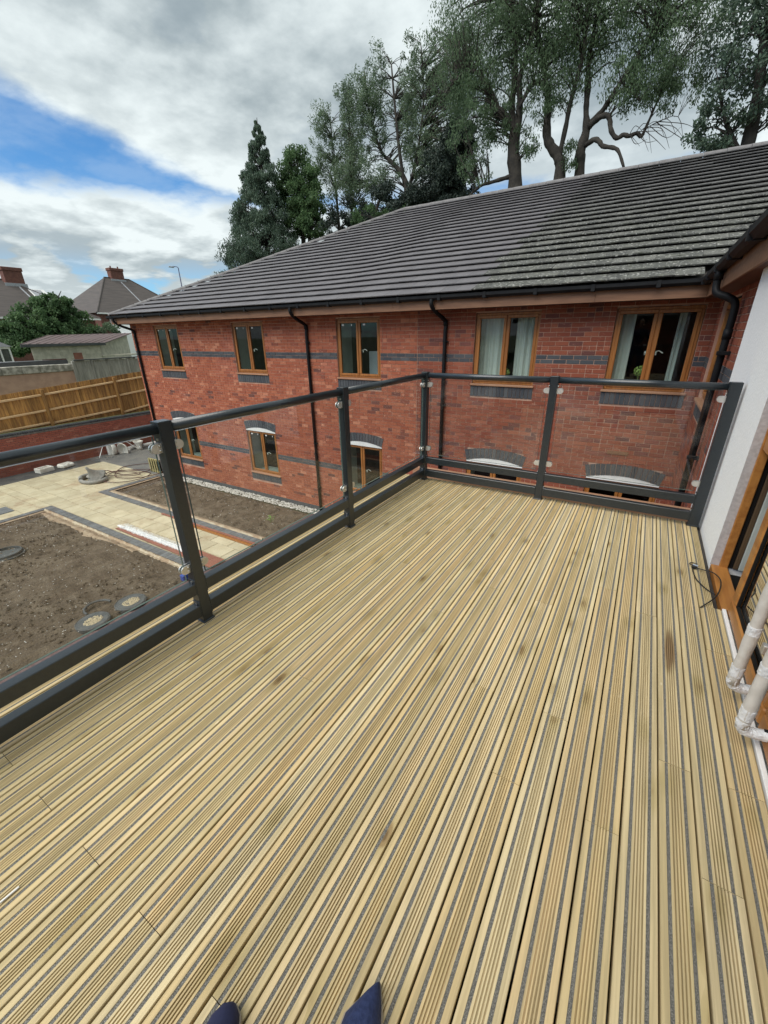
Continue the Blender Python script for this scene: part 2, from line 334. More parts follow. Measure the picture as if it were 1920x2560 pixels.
m, nt, b = newmat('clear_film', .25, .6)
b.inputs['Base Color'].default_value = (.62, .60, .57, 1); b.inputs['Alpha'].default_value = .55
m, nt, b = newmat('cling_film', .12, .8)
b.inputs['Base Color'].default_value = (.8, .8, .8, 1); b.inputs['Alpha'].default_value = .35

# ------------------------------------------------------------ mesh helpers
class MB:
    def __init__(s): s.v = []; s.f = []; s.m = []
    def add(s, vs, fs, mi=0):
        o = len(s.v); s.v += [tuple(p) for p in vs]; s.f += [tuple(i+o for i in f) for f in fs]; s.m += [mi]*len(fs); return s
    def box(s, x0, x1, y0, y1, z0, z1, mi=0, skip=()):
        vs = [(x0, y0, z0), (x1, y0, z0), (x1, y1, z0), (x0, y1, z0), (x0, y0, z1), (x1, y0, z1), (x1, y1, z1), (x0, y1, z1)]
        fs = {'b': (0, 3, 2, 1), 't': (4, 5, 6, 7), 'f': (0, 1, 5, 4), 'k': (2, 3, 7, 6), 'l': (3, 0, 4, 7), 'r': (1, 2, 6, 5)}
        return s.add(vs, [f for k, f in fs.items() if k not in skip], mi)
    def bbox(s, x0, x1, y0, y1, z0, z1, bv=.004, mi=0):
        """box with chamfered edges"""
        b = min(bv, (x1-x0)*.45, (y1-y0)*.45, (z1-z0)*.45)
        vs = []; 
        for sx, X, x in ((0, x0, x0+b), (1, x1, x1-b)):
            for sy, Y, y in ((0, y0, y0+b), (1, y1, y1-b)):
                for sz, Z, z in ((0, z0, z0+b), (1, z1, z1-b)):
                    vs += [(X, y, z), (x, Y, z), (x, y, Z)]
        i = lambda a, bb, c, k: ((a*2+bb)*2+c)*3+k
        fs = []
        fs += [(i(0,0,0,0), i(0,0,1,0), i(0,1,1,0), i(0,1,0,0)), (i(1,0,0,0), i(1,1,0,0), i(1,1,1,0), i(1,0,1,0))]
        fs += [(i(0,0,0,1), i(1,0,0,1), i(1,0,1,1), i(0,0,1,1)), (i(0,1,0,1), i(0,1,1,1), i(1,1,1,1), i(1,1,0,1))]
        fs += [(i(0,0,0,2), i(0,1,0,2), i(1,1,0,2), i(1,0,0,2)), (i(0,0,1,2), i(1,0,1,2), i(1,1,1,2), i(0,1,1,2))]
        for a in (0, 1):
            for c in (0, 1):
                fs.append((i(a,0,c,0), i(a,1,c,0), i(a,1,c,2), i(a,0,c,2)))
                fs.append((i(0,a,c,1), i(1,a,c,1), i(1,a,c,2), i(0,a,c,2)))
                fs.append((i(a,c,0,0), i(a,c,1,0), i(a,c,1,1), i(a,c,0,1)))
                for d in (0, 1): fs.append((i(a,c,d,0), i(a,c,d,1), i(a,c,d,2)))
        return s.add(vs, fs, mi)
    def prism(s, pts, axis, a, b, mi=0, caps=True):
        """polygon pts in the other two axes, extruded along axis from a to b"""
        def P(u, v, w):
            return (w, u, v) if axis == 0 else (u, w, v) if axis == 1 else (u, v, w)
        n = len(pts); vs = [P(u, v, a) for u, v in pts]+[P(u, v, b) for u, v in pts]
        fs = [(i, (i+1) % n, n+(i+1) % n, n+i) for i in range(n)]
        if caps: fs += [tuple(range(n-1, -1, -1)), tuple(range(n, 2*n))]
        return s.add(vs, fs, mi)
    def tube(s, pts, r, seg=8, mi=0, caps=True):
        pts = [Vector(p) for p in pts]; n = len(pts); rr = r if hasattr(r, '__len__') else [r]*n
        vs = []; prev = None
        for i, p in enumerate(pts):
            t = (pts[min(i+1, n-1)]-pts[max(i-1, 0)]).normalized()
            if prev is None: a = t.orthogonal().normalized()
            else: a = (prev-t*prev.dot(t)); a = a.normalized() if a.length > 1e-6 else t.orthogonal().normalized()
            prev = a; b = t.cross(a)
            for k in range(seg):
                th = 2*PI*k/seg; vs.append(p+(a*math.cos(th)+b*math.sin(th))*rr[i])
        fs = [(i*seg+k, i*seg+(k+1) % seg, (i+1)*seg+(k+1) % seg, (i+1)*seg+k) for i in range(n-1) for k in range(seg)]
        if caps: fs += [tuple(range(seg-1, -1, -1)), tuple(range((n-1)*seg, n*seg))]
        return s.add(vs, fs, mi)
    def lathe(s, prof, c, seg=20, mi=0, sx=1, sy=1, rot=0):
        vs = []
        for r, z in prof:
            for k in range(seg):
                th = 2*PI*k/seg; x = r*math.cos(th)*sx; y = r*math.sin(th)*sy
                vs.append((c[0]+x*math.cos(rot)-y*math.sin(rot), c[1]+x*math.sin(rot)+y*math.cos(rot), c[2]+z))
        n = len(prof); fs = [(i*seg+k, i*seg+(k+1) % seg, (i+1)*seg+(k+1) % seg, (i+1)*seg+k) for i in range(n-1) for k in range(seg)]
        if prof[0][0] > 0: fs.append(tuple(range(seg-1, -1, -1)))
        if prof[-1][0] > 0: fs.append(tuple(range((n-1)*seg, n*seg)))
        return s.add(vs, fs, mi)
    def mesh(s, name, mats, smooth=False):
        me = bpy.data.meshes.new(name); me.from_pydata(s.v, [], s.f)
        for mt in ([mats] if isinstance(mats, str) else mats): me.materials.append(MAT[mt])
        if any(s.m): me.polygons.foreach_set('material_index', s.m)
        if smooth:
            me.polygons.foreach_set('use_smooth', [True]*len(s.f))
        me.update(); return me
    def build(s, name, mats, parent=None, smooth=False, **tags):
        return link(name, s.mesh(name, mats, smooth), parent, **tags)
def link(name, data, parent=None, label=None, cat=None, group=None, kind=None, loc=None, rot=None):
    o = bpy.data.objects.new(name, data); COL.objects.link(o)
    if loc is not None: o.location = loc
    if rot is not None: o.rotation_euler = rot
    if parent is not None:
        o.parent = parent; o.matrix_parent_inverse = PW(parent).inverted()
    if label: o['label'] = label
    if cat: o['category'] = cat
    if group: o['group'] = group
    if kind: o['kind'] = kind
    return o
def PW(o):
    m = Matrix.LocRotScale(o.location, o.rotation_euler, o.scale)
    return m if o.parent is None else PW(o.parent) @ o.matrix_parent_inverse @ m
def thing(name, label, cat, loc=(0, 0, 0), group=None, kind=None, rz=0):
    return link(name, None, None, label, cat, group, kind, loc, (0, 0, rz))
def smooth_pts(P, n=6):
    P = [Vector(p) for p in P]; out = []
    for i in range(len(P)-1):
        a, b, c, d = P[max(i-1, 0)], P[i], P[i+1], P[min(i+2, len(P)-1)]
        for k in range(n):
            t = k/n; out.append(.5*((2*b)+(c-a)*t+(2*a-5*b+4*c-d)*t*t+(3*b-a-3*c+d)*t**3))
    out.append(P[-1]); return out

G = -3.18      # yard level
CAMV = Vector((0, 0, 1.45))

# ============================================================ SETTING: ground
mb = MB(); mb.add([(-19.75, -300, G-.12), (300, -300, G-.12), (300, 400, G-.12), (-19.75, 400, G-.12)], [(0, 1, 2, 3)])
mb.build('ground', 'bare_ground', kind='structure', label='bare ground around the buildings', cat='ground')
mb = MB(); mb.box(-600, -19.72, -400, 700, -3.4, -1.72); mb.build('garden_ground', 'grass_ground', kind='structure', label='raised grassy ground of the gardens behind the boundary wall', cat='ground')

def terrain(name, x0, x1, y0, y1, amp, seed, mat, label, res=.07, base=G-.01, edge=.25):
    nx = int((x1-x0)/res)+1; ny = int((y1-y0)/res)+1
    X, Y = np.meshgrid(np.linspace(x0, x1, nx), np.linspace(y0, y1, ny)); r = np.random.default_rng(seed)
    Z = np.zeros_like(X)
    for k in range(46):
        L = .16*1.09**k if k < 30 else 1.5+.2*(k-30); th = r.uniform(0, PI); ph = r.uniform(0, 2*PI)
        Z += np.sin((X*math.cos(th)+Y*math.sin(th))*2*PI/L+ph)*(L**.75)*.05
    Z += r.normal(0, .28, Z.shape)*.12
    Z = Z/np.abs(Z).max()*amp
    e = np.minimum.reduce([X-x0, x1-X, Y-y0, y1-Y])/edge; e = np.clip(e, 0, 1)
    Z = base-.03+e*(.05+Z)
    vs = np.stack([X, Y, Z], -1).reshape(-1, 3)
    idx = np.arange(nx*ny).reshape(ny, nx); f = np.stack([idx[:-1, :-1], idx[:-1, 1:], idx[1:, 1:], idx[1:, :-1]], -1).reshape(-1, 4)
    me = bpy.data.meshes.new(name); me.from_pydata(vs.tolist(), [], f.tolist()); me.materials.append(MAT[mat]); me.polygons.foreach_set('use_smooth', [True]*len(f)); me.update()
    return link(name, me, None, label, 'soil', kind='structure')
bed1 = terrain('flower_bed_soil', -14.45, -7.28, -3.5, 4.36, .075, 3, 'soil', 'bare brown soil of the larger bed below the deck')
bed2 = terrain('flower_bed_soil', -14.30, -7.28, 6.28, 8.02, .06, 5, 'soil', 'bare brown soil of the narrow bed under the ground floor windows')

def rect(name, x0, x1, y0, y1, z, mat, label, cat, parent=None, kind='structure'):
    mb = MB(); mb.add([(x0, y0, z), (x1, y0, z), (x1, y1, z), (x0, y1, z)], [(0, 1, 2, 3)])
    return mb.build(name, mat, parent, label=label, cat=cat, kind=kind)
rect('tarmac', -19.45, -14.3, 7.9, 16, G+.004, 'tarmac', 'grey tarmac at the corner of the building', 'tarmac')
rect('border_strip', -19.45, -18.3, -6, 7.9, G+.006, 'dark_tarmac', 'dark dusty strip along the foot of the garden wall', 'ground')
rect('slate_path', -7.28, -2.1, -6, 8.0, G+.002, 'slate_chip', 'dark purple slate chippings beside the deck', 'path')

# paving slabs
pav = thing('patio', 'pale yellow slab paving with charcoal block edging around the soil beds', 'patio', kind='structure')
bed = MB(); bed.add([(-18.35, -6, G-.005), (-14.3, -6, G-.005), (-14.3, 8.0, G-.005), (-18.35, 8.0, G-.005)], [(0, 1, 2, 3)])
bed.add([(-14.3, 4.3, G-.005), (-7.1, 4.3, G-.005), (-7.1, 6.3, G-.005), (-14.3, 6.3, G-.005)], [(0, 1, 2, 3)])
bed.build('paving_bed', 'dirt_dust', pav)
def slab_mesh(w, d, h=.035):
    return MB().bbox(-w/2, w/2, -d/2, d/2, -h, 0, .004).mesh('paving_slab', 'yellow_slab')
sl_cache = {}
def place_slab(x0, x1, y0, y1):
    w = round(x1-x0-.014, 3); d = round(y1-y0-.014, 3)
    if w < .05 or d < .05: return
    if (w, d) not in sl_cache: sl_cache[(w, d)] = slab_mesh(w, d)
    link('paving_slab', sl_cache[(w, d)], pav, loc=((x0+x1)/2, (y0+y1)/2, G+.012+random.uniform(-.002, .002)))
def slab_field(x0, x1, y0, y1, rows, wid, horiz=True):
    y = y0; k = 0
    while y < y1-.05:
        h = rows[k % len(rows)]; h = min(h, y1-y)
        x = x0-(wid*.5 if k % 2 else 0)
        while x < x1-.05:
            place_slab(max(x, x0), min(x+wid, x1), y, y+h); x += wid
        y += h; k += 1
slab_field(-18.3, -14.62, -3.0, 4.62, [.6, .45], .6)
slab_field(-18.3, -14.62, 4.62, 7.95, [.45, .6], .6)
slab_field(-14.62, -7.25, 4.62, 5.93, [.43, .44, .44], .62)
blk = MB().bbox(-.049, .049, -.098, .098, -.05, 0, .005).mesh('edging_block', 'charcoal_block')
def blocks_x(x0, x1, yc):
    x = x0
    while x < x1: link('edging_block', blk, pav, loc=(x+.05, yc, G+.016+random.uniform(-.003, .003))); x += .102
def blocks_y(y0, y1, xc):
    y = y0
    while y < y1: link('edging_block', blk, pav, loc=(xc, y+.05, G+.016+random.uniform(-.003, .003)), rot=(0, 0, PI/2)); y += .102
blocks_x(-14.62, -7.3, 4.51); blocks_x(-14.62, -7.3, 6.04); blocks_y(6.15, 8.0, -14.52); blocks_y(2.4, 4.4, -14.52)
def rubble(name, x0, x1, y0, y1, n, smin, smax, mat, label, z=G, cat='gravel', parent=None):
    mb = MB()
    for i in range(n):
        s = random.uniform(smin, smax); x = random.uniform(x0, x1); y = random.uniform(y0, y1); a = random.uniform(0, 6.3)
        pts = []
        for k in range(6):
            d = [(1,0,0), (-1,0,0), (0,1,0), (0,-1,0), (0,0,1), (0,0,-1)][k]; q = s*random.uniform(.6, 1.1)
            px, py = d[0]*q, d[1]*q; pts.append((x+px*math.cos(a)-py*math.sin(a), y+px*math.sin(a)+py*math.cos(a), z+d[2]*q*.7+s*.3))
        mb.add(pts, [(0,2,4), (2,1,4), (1,3,4), (3,0,4), (2,0,5), (1,2,5), (3,1,5), (0,3,5)])
    return mb.build(name, mat, parent, label=label, cat=None if parent else cat, kind='stuff')
def ragged(name, x0, x1, yc, w, mat, label, seed, z=G+.004, h=.03):
    """uneven mortar / dirt haunching beside an edge, a low bank"""
    r = random.Random(seed); mb = MB(); xs = np.arange(x0, x1, .06); P = []
    for x in xs:
        a = w*(.75+.5*r.random()); b = w*(.75+.6*r.random()); P.append((x, yc-a/2, z-.03, yc+b/2, z+h*r.uniform(.5, 1)))
    vs = []; fs = []
    for x, ya, za, yb, zb in P: vs += [(x, ya, za), (x, (ya+yb)/2, zb+.005), (x, yb, za)]
    for i in range(len(P)-1):
        o = i*3; fs += [(o, o+3, o+4, o+1), (o+1, o+4, o+5, o+2)]
    mb.add(vs, fs); return mb.build(name, mat, None, label=label, cat='mortar edging', kind='structure')
ragged('concrete_haunch', -14.45, -7.3, 4.36, .12, 'sand_haunch', 'pale sandy haunching along the block edging of the larger bed', 1)
ragged('concrete_haunch', -14.3, -7.3, 6.19, .10, 'sand_haunch', 'pale sandy haunching along the block edging of the narrow bed', 2)
ragged('dirt_edge', -14.2, -9.5, 4.20, .26, 'dirt_dust', 'reddish dust spilled along the edge of the larger bed', 3, G+.0, .02)
rubble('white_gravel', -14.6, -7.0, 8.02, 8.33, 2600, .012, .035, 'white_gravel', 'strip of white stones along the foot of the brick wall', G-.01)
rubble('soil_stones', -14.2, -7.4, -1, 4.2, 900, .006, .017, 'white_gravel', 'small pale stones scattered in the soil of the larger bed', G+.045, 'stones')
rubble('soil_stones', -14.2, -7.4, 6.3, 7.9, 260, .006, .016, 'white_gravel', 'small pale stones scattered in the soil of the narrow bed', G+.04, 'stones')
rubble('soil_clods', -14.2, -7.4, -1, 4.1, 2600, .012, .045, 'soil', 'clods of soil in the larger bed', G+.015, 'soil')
rubble('soil_clods', -14.2, -7.4, 6.35, 7.95, 700, .012, .04, 'soil', 'clods of soil in the narrow bed', G+.015, 'soil')

# ============================================================ BRICK BUILDING
YW = 8.35
bld = thing('brick_building', 'two storey red brick building with grey tiled roof and brown windows', 'building', (-7, YW, G))
UW = [(-13.50, -12.28), (-9.90, -8.70), (-6.34, -5.14), (-2.98, -1.78), (-.59, .60)]
ZU = (.50, 1.785); ZG = (-2.40, -1.09)
ops = [(a, b, *ZU) for a, b in UW]+[(a, b, *ZG) for a, b in UW]
ARC_S, ARC_H, RING = -1.09, .085, .215       # springing, rise, ring depth
def arc_z(x, a, b, off=0.):
    """height of the arch line over x for opening a..b, lifted by off"""
    hw = (b-a)/2+off*.25; c = (a+b)/2; t = (x-c)/hw
    return ARC_S+off+ARC_H*(1-t*t) if abs(t) <= 1 else -99
XL, XR = -14.75, .75
xs = sorted({XL, XR}|{v for a, b in UW for v in (a, b)}); zs = sorted({G, 1.9, ZU[0], ZU[1], ZG[0], ZG[1]})
mb = MB(); yb = YW+.006
def isop(x, z, O): return any(a < x < b and c < z < d for a, b, c, d in O)
for i in range(len(xs)-1):
    for j in range(len(zs)-1):
        if isop((xs[i]+xs[i+1])/2, (zs[j]+zs[j+1])/2, ops): continue
        mb.add([(xs[i], yb, zs[j]), (xs[i+1], yb, zs[j]), (xs[i+1], yb, zs[j+1]), (xs[i], yb, zs[j+1])], [(0, 1, 2, 3)])
for a, b, c, d in ops:      # reveals
    y2 = YW+.12
    mb.add([(a, yb, c), (a, y2, c), (a, y2, d), (a, yb, d)], [(0, 1, 2, 3)]); mb.add([(b, yb, c), (b, yb, d), (b, y2, d), (b, y2, c)], [(0, 1, 2, 3)])
    mb.add([(a, yb, d), (a, y2, d), (b, y2, d), (b, yb, d)], [(0, 1, 2, 3)]); mb.add([(a, yb, c), (b, yb, c), (b, y2, c), (a, y2, c)], [(0, 1, 2, 3)])
# left flank and back
mb.add([(XL, yb, G), (XL, yb, 1.9), (XL, 21.5, 1.9), (XL, 21.5, G)], [(0, 1, 2, 3)]); mb.add([(XL, 21.5, G), (XL, 21.5, 1.9), (8, 21.5, 1.9), (8, 21.5, G)], [(0, 1, 2, 3)])
wall = mb.build('wall', 'mortar_red', bld)
COURSE = .075; Z0 = .91-53*COURSE
cands = []   # (dist, x0,x1,z0,z1,mat)
MJ = -4.22
k = 0
nc = int((1.885-Z0)/COURSE)
for c in range(nc+1):
    z0 = Z0+c*COURSE; z1 = min(z0+.065, 1.885)
    blue = c in (53, 54, 53-37, 54-37)
    off = (0 if c % 2 else .1125)
    x = XL-off
    while x < XR:
        a, b = x+.005, x+.220
        if not blue and random.random() < .22:      # a header pair now and then
            segs = [(x+.005, x+.1075), (x+.1175, x+.22)]
        else: segs = [(a, b)]
        x += .225
        for a, b in segs:
            a, b = max(a, XL), min(b, XR)
            parts = [(a, b)]
            if a < MJ < b: parts = [(a, MJ-.007), (MJ+.007, b)]
            for ox0, ox1, oz0, oz1 in ops:
                hit = (z1 > oz0+.02 and z0 < oz1-.02)
                ee = (ox0, ox1)
                if oz0 == ZU[0] and z1 > .262 and z0 < .50 and not hit: hit = True; ee = (ox0-.015, ox1+.015)      # soldier sill zone
                if oz0 == ZG[0] and z1 > -2.635 and z0 < -2.40 and not hit: hit = True; ee = (ox0-.015, ox1+.015)
                if oz0 == ZG[0] and z0 >= -1.11 and (arc_z((ox0+ox1)/2, ox0, ox1, RING) > z0+.03):
                    hw = (ox1-ox0)/2+RING*.25; t2 = 1-(z0+.03-ARC_S-RING)/ARC_H
                    hwz = hw*math.sqrt(min(max(t2, 0), 1)) if t2 < 1 else hw-(ARC_S+RING-z0)*.25+.0
                    cx = (ox0+ox1)/2; hit = True; ee = (cx-hwz, cx+hwz)
                if hit:
                    q = []
                    for p0, p1 in parts:
                        if p1 <= ee[0] or p0 >= ee[1]: q.append((p0, p1)); continue
                        if p0 < ee[0]-.012: q.append((p0, ee[0]-.004))
                        if p1 > ee[1]+.012: q.append((ee[1]+.004, p1))
                    parts = q
            for p0, p1 in parts:
                if p1-p0 < .015: continue
                mat = 'brick_blue' if blue else ('brick_red_new' if (p0+p1)/2 < MJ else 'brick_red_old')
                cands.append((p0, p1, z0, z1, mat))
# plinth
x = XL
while x < XR:
    cands.append((x+.005, min(x+.44, XR), G-.02, Z0-.01, 'brick_blue')); x += .445
def proj_px(p):
    d = Vector(p)-CAMV; w = d.dot(F_); return (960+1027.35*d.dot(R_)/w, 1280-1027.35*d.dot(U_)/w) if w > .1 else (-9e3, -9e3)
def visible(p):
    """roughly: in frame and not under the deck line"""
    x, y = proj_px(p); return 0 < x < 1920 and 0 < y < 1290 and not (x > 1070 and y > 1190)
cands.sort(key=lambda t: (0 if visible(((t[0]+t[1])/2, YW, t[2])) else 1, (Vector(((t[0]+t[1])/2, YW, t[2]))-CAMV).length))
bm_cache = {}
def brick_obj(p0, p1, z0, z1, mat, jit, parent, name='brick'):
    w, h = round(p1-p0, 3), round(z1-z0, 3); key = (w, h, mat)
    if key not in bm_cache: bm_cache[key] = MB().bbox(-w/2, w/2, 0, .02, -h/2, h/2, .003).mesh('brick', mat)
    return link(name, bm_cache[key], parent, loc=((p0+p1)/2, YW-jit, (z0+z1)/2))
near = [t for t in cands if t[4] != 'brick_blue' or t[2] > 0][:300]; ns = set(near)
for t in near: brick_obj(*t, random.uniform(0, .004), wall)
mbs = MB(); MI = {'brick_red_new': 0, 'brick_red_old': 1, 'brick_blue': 2}
for t in cands:
    if t in ns: continue
    j = random.uniform(0, .004); mbs.box(t[0], t[1], YW-j, YW+.012, t[2], t[3], MI[t[4]], skip=('k',))
# quoin face of the left end wall
for c in range(nc+1):
    z0 = Z0+c*COURSE
    for q in range(8): mbs.box(XL-.004, XL+.01, YW+.005+q*.225, YW+.22+q*.225, z0, z0+.065, 0)
mbs.build('bricks', ['brick_red_new', 'brick_red_old', 'brick_blue'], wall, kind='stuff')
# soldier sills
for wi, (a, b) in enumerate(UW):
    for zt in ((.262, .462), (-2.635, -2.435)):
        n = 16; w = (b-a+.03)/n
        for i in range(n):
            brick_obj(a-.015+i*w+.003, a-.015+(i+1)*w-.003, zt[0], zt[1], 'brick_blue', .006+random.uniform(0, .003), wall, 'sill_brick')
# arch voussoirs
for wi, (a, b) in enumerate(UW):
    n = 15; c = (a+b)/2
    for i in range(n):
        def pt(t, off):
            hw = (b-a)/2+off*.25; return (c+t*hw, ARC_S+off+ARC_H*(1-t*t))
        t0 = -1+2*i/n+.008; t1 = -1+2*(i+1)/n-.008
        P = [pt(t0, 0), pt(t1, 0), pt(t1, RING), pt(t0, RING)]
        j = YW-.008-random.uniform(0, .003)
        MB().prism(P, 1, j, YW+.03).build('arch_brick', 'brick_blue', wall)
# ventilation grille
mb = MB(); mb.box(-.32, .02, YW-.012, YW+.01, -.615, -.55)
for i in range(12): mb.box(-.31+i*.027, -.295+i*.027, YW-.02, YW-.008, -.61, -.555)
mb.build('air_vent', 'brown_fascia', bld)

def frame_mb(x0, x1, z0, z1, w, y0, y1, bv=.006):
    mb = MB(); mb.bbox(x0, x1, y0, y1, z0, z0+w, bv); mb.bbox(x0, x1, y0, y1, z1-w, z1, bv)
    mb.bbox(x0, x0+w, y0, y1, z0+w, z1-w, bv); mb.bbox(x1-w, x1, y0, y1, z0+w, z1-w, bv); return mb
def window(x0, x1, z0, z1, arch, labels, handle=True):
    yf = YW+.045; g = .006
    mb = frame_mb(x0+g, x1-g, z0+g, z1-g, .055, yf, yf+.07); xm = (x0+x1)/2
    mb.bbox(xm-.022, xm+.022, yf+.004, yf+.07, z0+.06, z1-.06, .004)
    win = mb.build('window', 'golden_oak', bld)
    for i, (a, b) in enumerate(((x0+.045, xm-.006), (xm+.006, x1-.045))):
        sh = frame_mb(a, b, z0+.045, z1-.045, .055, yf-.014, yf+.035, .008).build('sash', 'golden_oak', win)
        MB().box(a+.05, b-.05, yf+.012, yf+.016, z0+.09, z1-.09).build('pane', 'window_glass', win)
        gk = frame_mb(a+.05, b-.05, z0+.095, z1-.095, .008, yf+.002, yf+.012, .002).build('gasket', 'black_plastic', win)
    # projecting sill
    MB().bbox(x0-.025, x1+.025, YW-.035, YW+.06, z0-.035, z0+.004, .006).build('sill', 'brown_sill', win)
    for side in (0, 1):
        if handle:
            hx = xm-.045+side*.12-.03 if side == 0 else xm+.075
            mb = MB(); zc = (z0+z1)/2-.02
            mb.bbox(hx-.012, hx+.012, yf+.05, yf+.066, zc-.06, zc+.0, .003); mb.tube(smooth_pts([(hx, yf+.075, zc-.01), (hx+.04, yf+.085, zc+.005), (hx+.10, yf+.085, zc-.03)], 4), .008, 6)
            mb.build('handle', 'white_plastic', win, smooth=True)
    for (lx, lw, lh) in labels:
        MB().box(x0+lx, x0+lx+lw, yf+.009, yf+.0115, z1-.10-lh-.02, z1-.10-.02).build('sticker', 'label_white', win)
    if arch:
        n = 14; pts = [(x0+.004+(x1-x0-.008)*i/n, arc_z(x0+(x1-x0)*i/n, x0, x1)-.002 if 0 < i < n else ARC_S-.002) for i in range(n+1)]
        pts = [(x0+.004, ARC_S-.03)]+pts+[(x1-.004, ARC_S-.03)]
        MB().prism(pts[::-1], 1, YW-.004, YW+.05).build('arch_infill', 'white_plastic', win)
    return win
std = [(.14, .06, .035), (.40, .02, .04), (.72, .06, .035), (1.0, .02, .04)]
for wi, (a, b) in enumerate(UW):
    window(a, b, *ZU, False, std[:3] if wi < 3 else [], wi in (0, 1, 2, 4))
    window(a, b, *ZG, True, std if wi in (0, 1) else [], True)
# interiors: pale splayed reveals and dim rooms
for wi, (a, b) in enumerate(UW):
    for z0, z1 in (ZU, ZG):
        mb = MB(); y1, y2 = YW+.122, YW+.62
        mb.add([(a, y1, z0), (a, y2, z0), (a, y2, z1), (a, y1, z1)], [(0, 1, 2, 3)]); mb.add([(b, y1, z0), (b, y2, z0), (b, y2, z1), (b, y1, z1)], [(3, 2, 1, 0)])
        mb.add([(a, y1, z0), (b, y1, z0), (b, y2, z0), (a, y2, z0)], [(0, 1, 2, 3)])
        mb.build('inner_reveal', 'interior_paint', bld)
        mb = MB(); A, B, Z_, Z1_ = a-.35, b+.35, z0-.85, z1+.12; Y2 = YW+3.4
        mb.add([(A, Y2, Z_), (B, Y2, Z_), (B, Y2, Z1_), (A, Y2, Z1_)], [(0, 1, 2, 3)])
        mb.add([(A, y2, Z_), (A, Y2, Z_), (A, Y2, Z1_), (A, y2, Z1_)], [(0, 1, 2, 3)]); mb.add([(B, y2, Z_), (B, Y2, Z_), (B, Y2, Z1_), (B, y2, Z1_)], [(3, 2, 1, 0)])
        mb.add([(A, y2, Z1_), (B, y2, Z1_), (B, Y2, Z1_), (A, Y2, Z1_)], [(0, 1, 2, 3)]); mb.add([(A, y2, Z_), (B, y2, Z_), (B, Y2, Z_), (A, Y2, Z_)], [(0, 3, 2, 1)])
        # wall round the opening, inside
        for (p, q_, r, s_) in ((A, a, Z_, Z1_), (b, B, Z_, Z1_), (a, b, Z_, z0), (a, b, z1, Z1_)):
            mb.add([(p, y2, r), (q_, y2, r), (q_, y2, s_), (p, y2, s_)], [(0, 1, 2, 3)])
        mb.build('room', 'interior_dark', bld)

# fascia, soffit, gutter
EY, EZ, EXL = 7.80, 2.10, -14.95
mb = MB()
cuts = [-14.95, -9.1, -4.55, -.9, .53]
for i in range(4): MB().bbox(cuts[i]+.001, cuts[i+1]-.001, 7.90, 7.92, 1.855, 2.035, .002).build('fascia_board', 'brown_fascia', bld)
MB().bbox(-14.95, -14.93, 7.92, 21.9, 1.855, 2.035, .002).build('fascia_board', 'brown_fascia', bld)
mb = MB(); mb.box(-14.93, .75, 7.92, 8.36, 1.86, 1.87); mb.build('soffit', 'soffit_brown', bld)
def gutter_mb(axis, fixed, a, b, sgn, zt=2.10):
    """open square-ish gutter running along axis; sgn: which way it hangs out from the fascia"""
    w, h, t = .105, .075, .006; f0 = fixed; f1 = fixed+sgn*w
    prof = [(f0, zt), (f0, zt-h*.75), (f0+sgn*.02, zt-h), (f1-sgn*.03, zt-h), (f1, zt-h*.55), (f1, zt+.006), (f1-sgn*t, zt+.006), (f1-sgn*t, zt-h*.5), (f1-sgn*.032, zt-h+t), (f0+sgn*.024, zt-h+t), (f0+sgn*t, zt-h*.7), (f0+sgn*t, zt)]
    mb = MB()
    if axis == 0: mb.prism(prof, 0, a, b)
    else: mb.prism([(u, v) for u, v in prof], 1, a, b)
    return mb
gutter_mb(0, 7.899, -15.02, .44, -1, 2.085).build('gutter', 'black_plastic', bld)
x = -14.7; gb = MB()
while x < .4:
    MB().bbox(x-.03, x+.03, 7.785, 7.905, 2.0, 2.098, .004).build('gutter_bracket', 'black_plastic', bld); x += .86

def downpipe(x, y, parent, ztop, zbot, r=.038, fromy=None, dirx=0, axis='y'):
    mb = MB(); fy = 7.84 if fromy is None else fromy
    mb.tube(smooth_pts([(x-dirx, fy, ztop), (x-dirx, fy, ztop-.12), (x-dirx*.6, fy+(y-fy)*.35, ztop-.24), (x, y, ztop-.38), (x, y, ztop-.55)], 5)+[Vector((x, y, zbot))], r, 10)
    mb.tube([(x, y, ztop-.36), (x, y, ztop-.46)], r+.007, 10)
    o = mb.build('downpipe', 'black_plastic', parent, smooth=True)
    z = ztop-.75
    while z > zbot:
        b = MB(); b.tube([(x, y, z-.018), (x, y, z+.018)], r+.006, 10); b.bbox(x+r*.5, x+r+.03, y-.012, y+.03, z-.012, z+.012, .002)
        b.build('pipe_clip', 'black_plastic', o); z -= 1.25
    return o
downpipe(-14.52, YW-.05, bld, 2.04, G, dirx=.16)
downpipe(-7.20, YW-.05, bld, 2.04, G, dirx=.02)
downpipe(-3.58, YW-.05, bld, 2.04, G, dirx=.10)

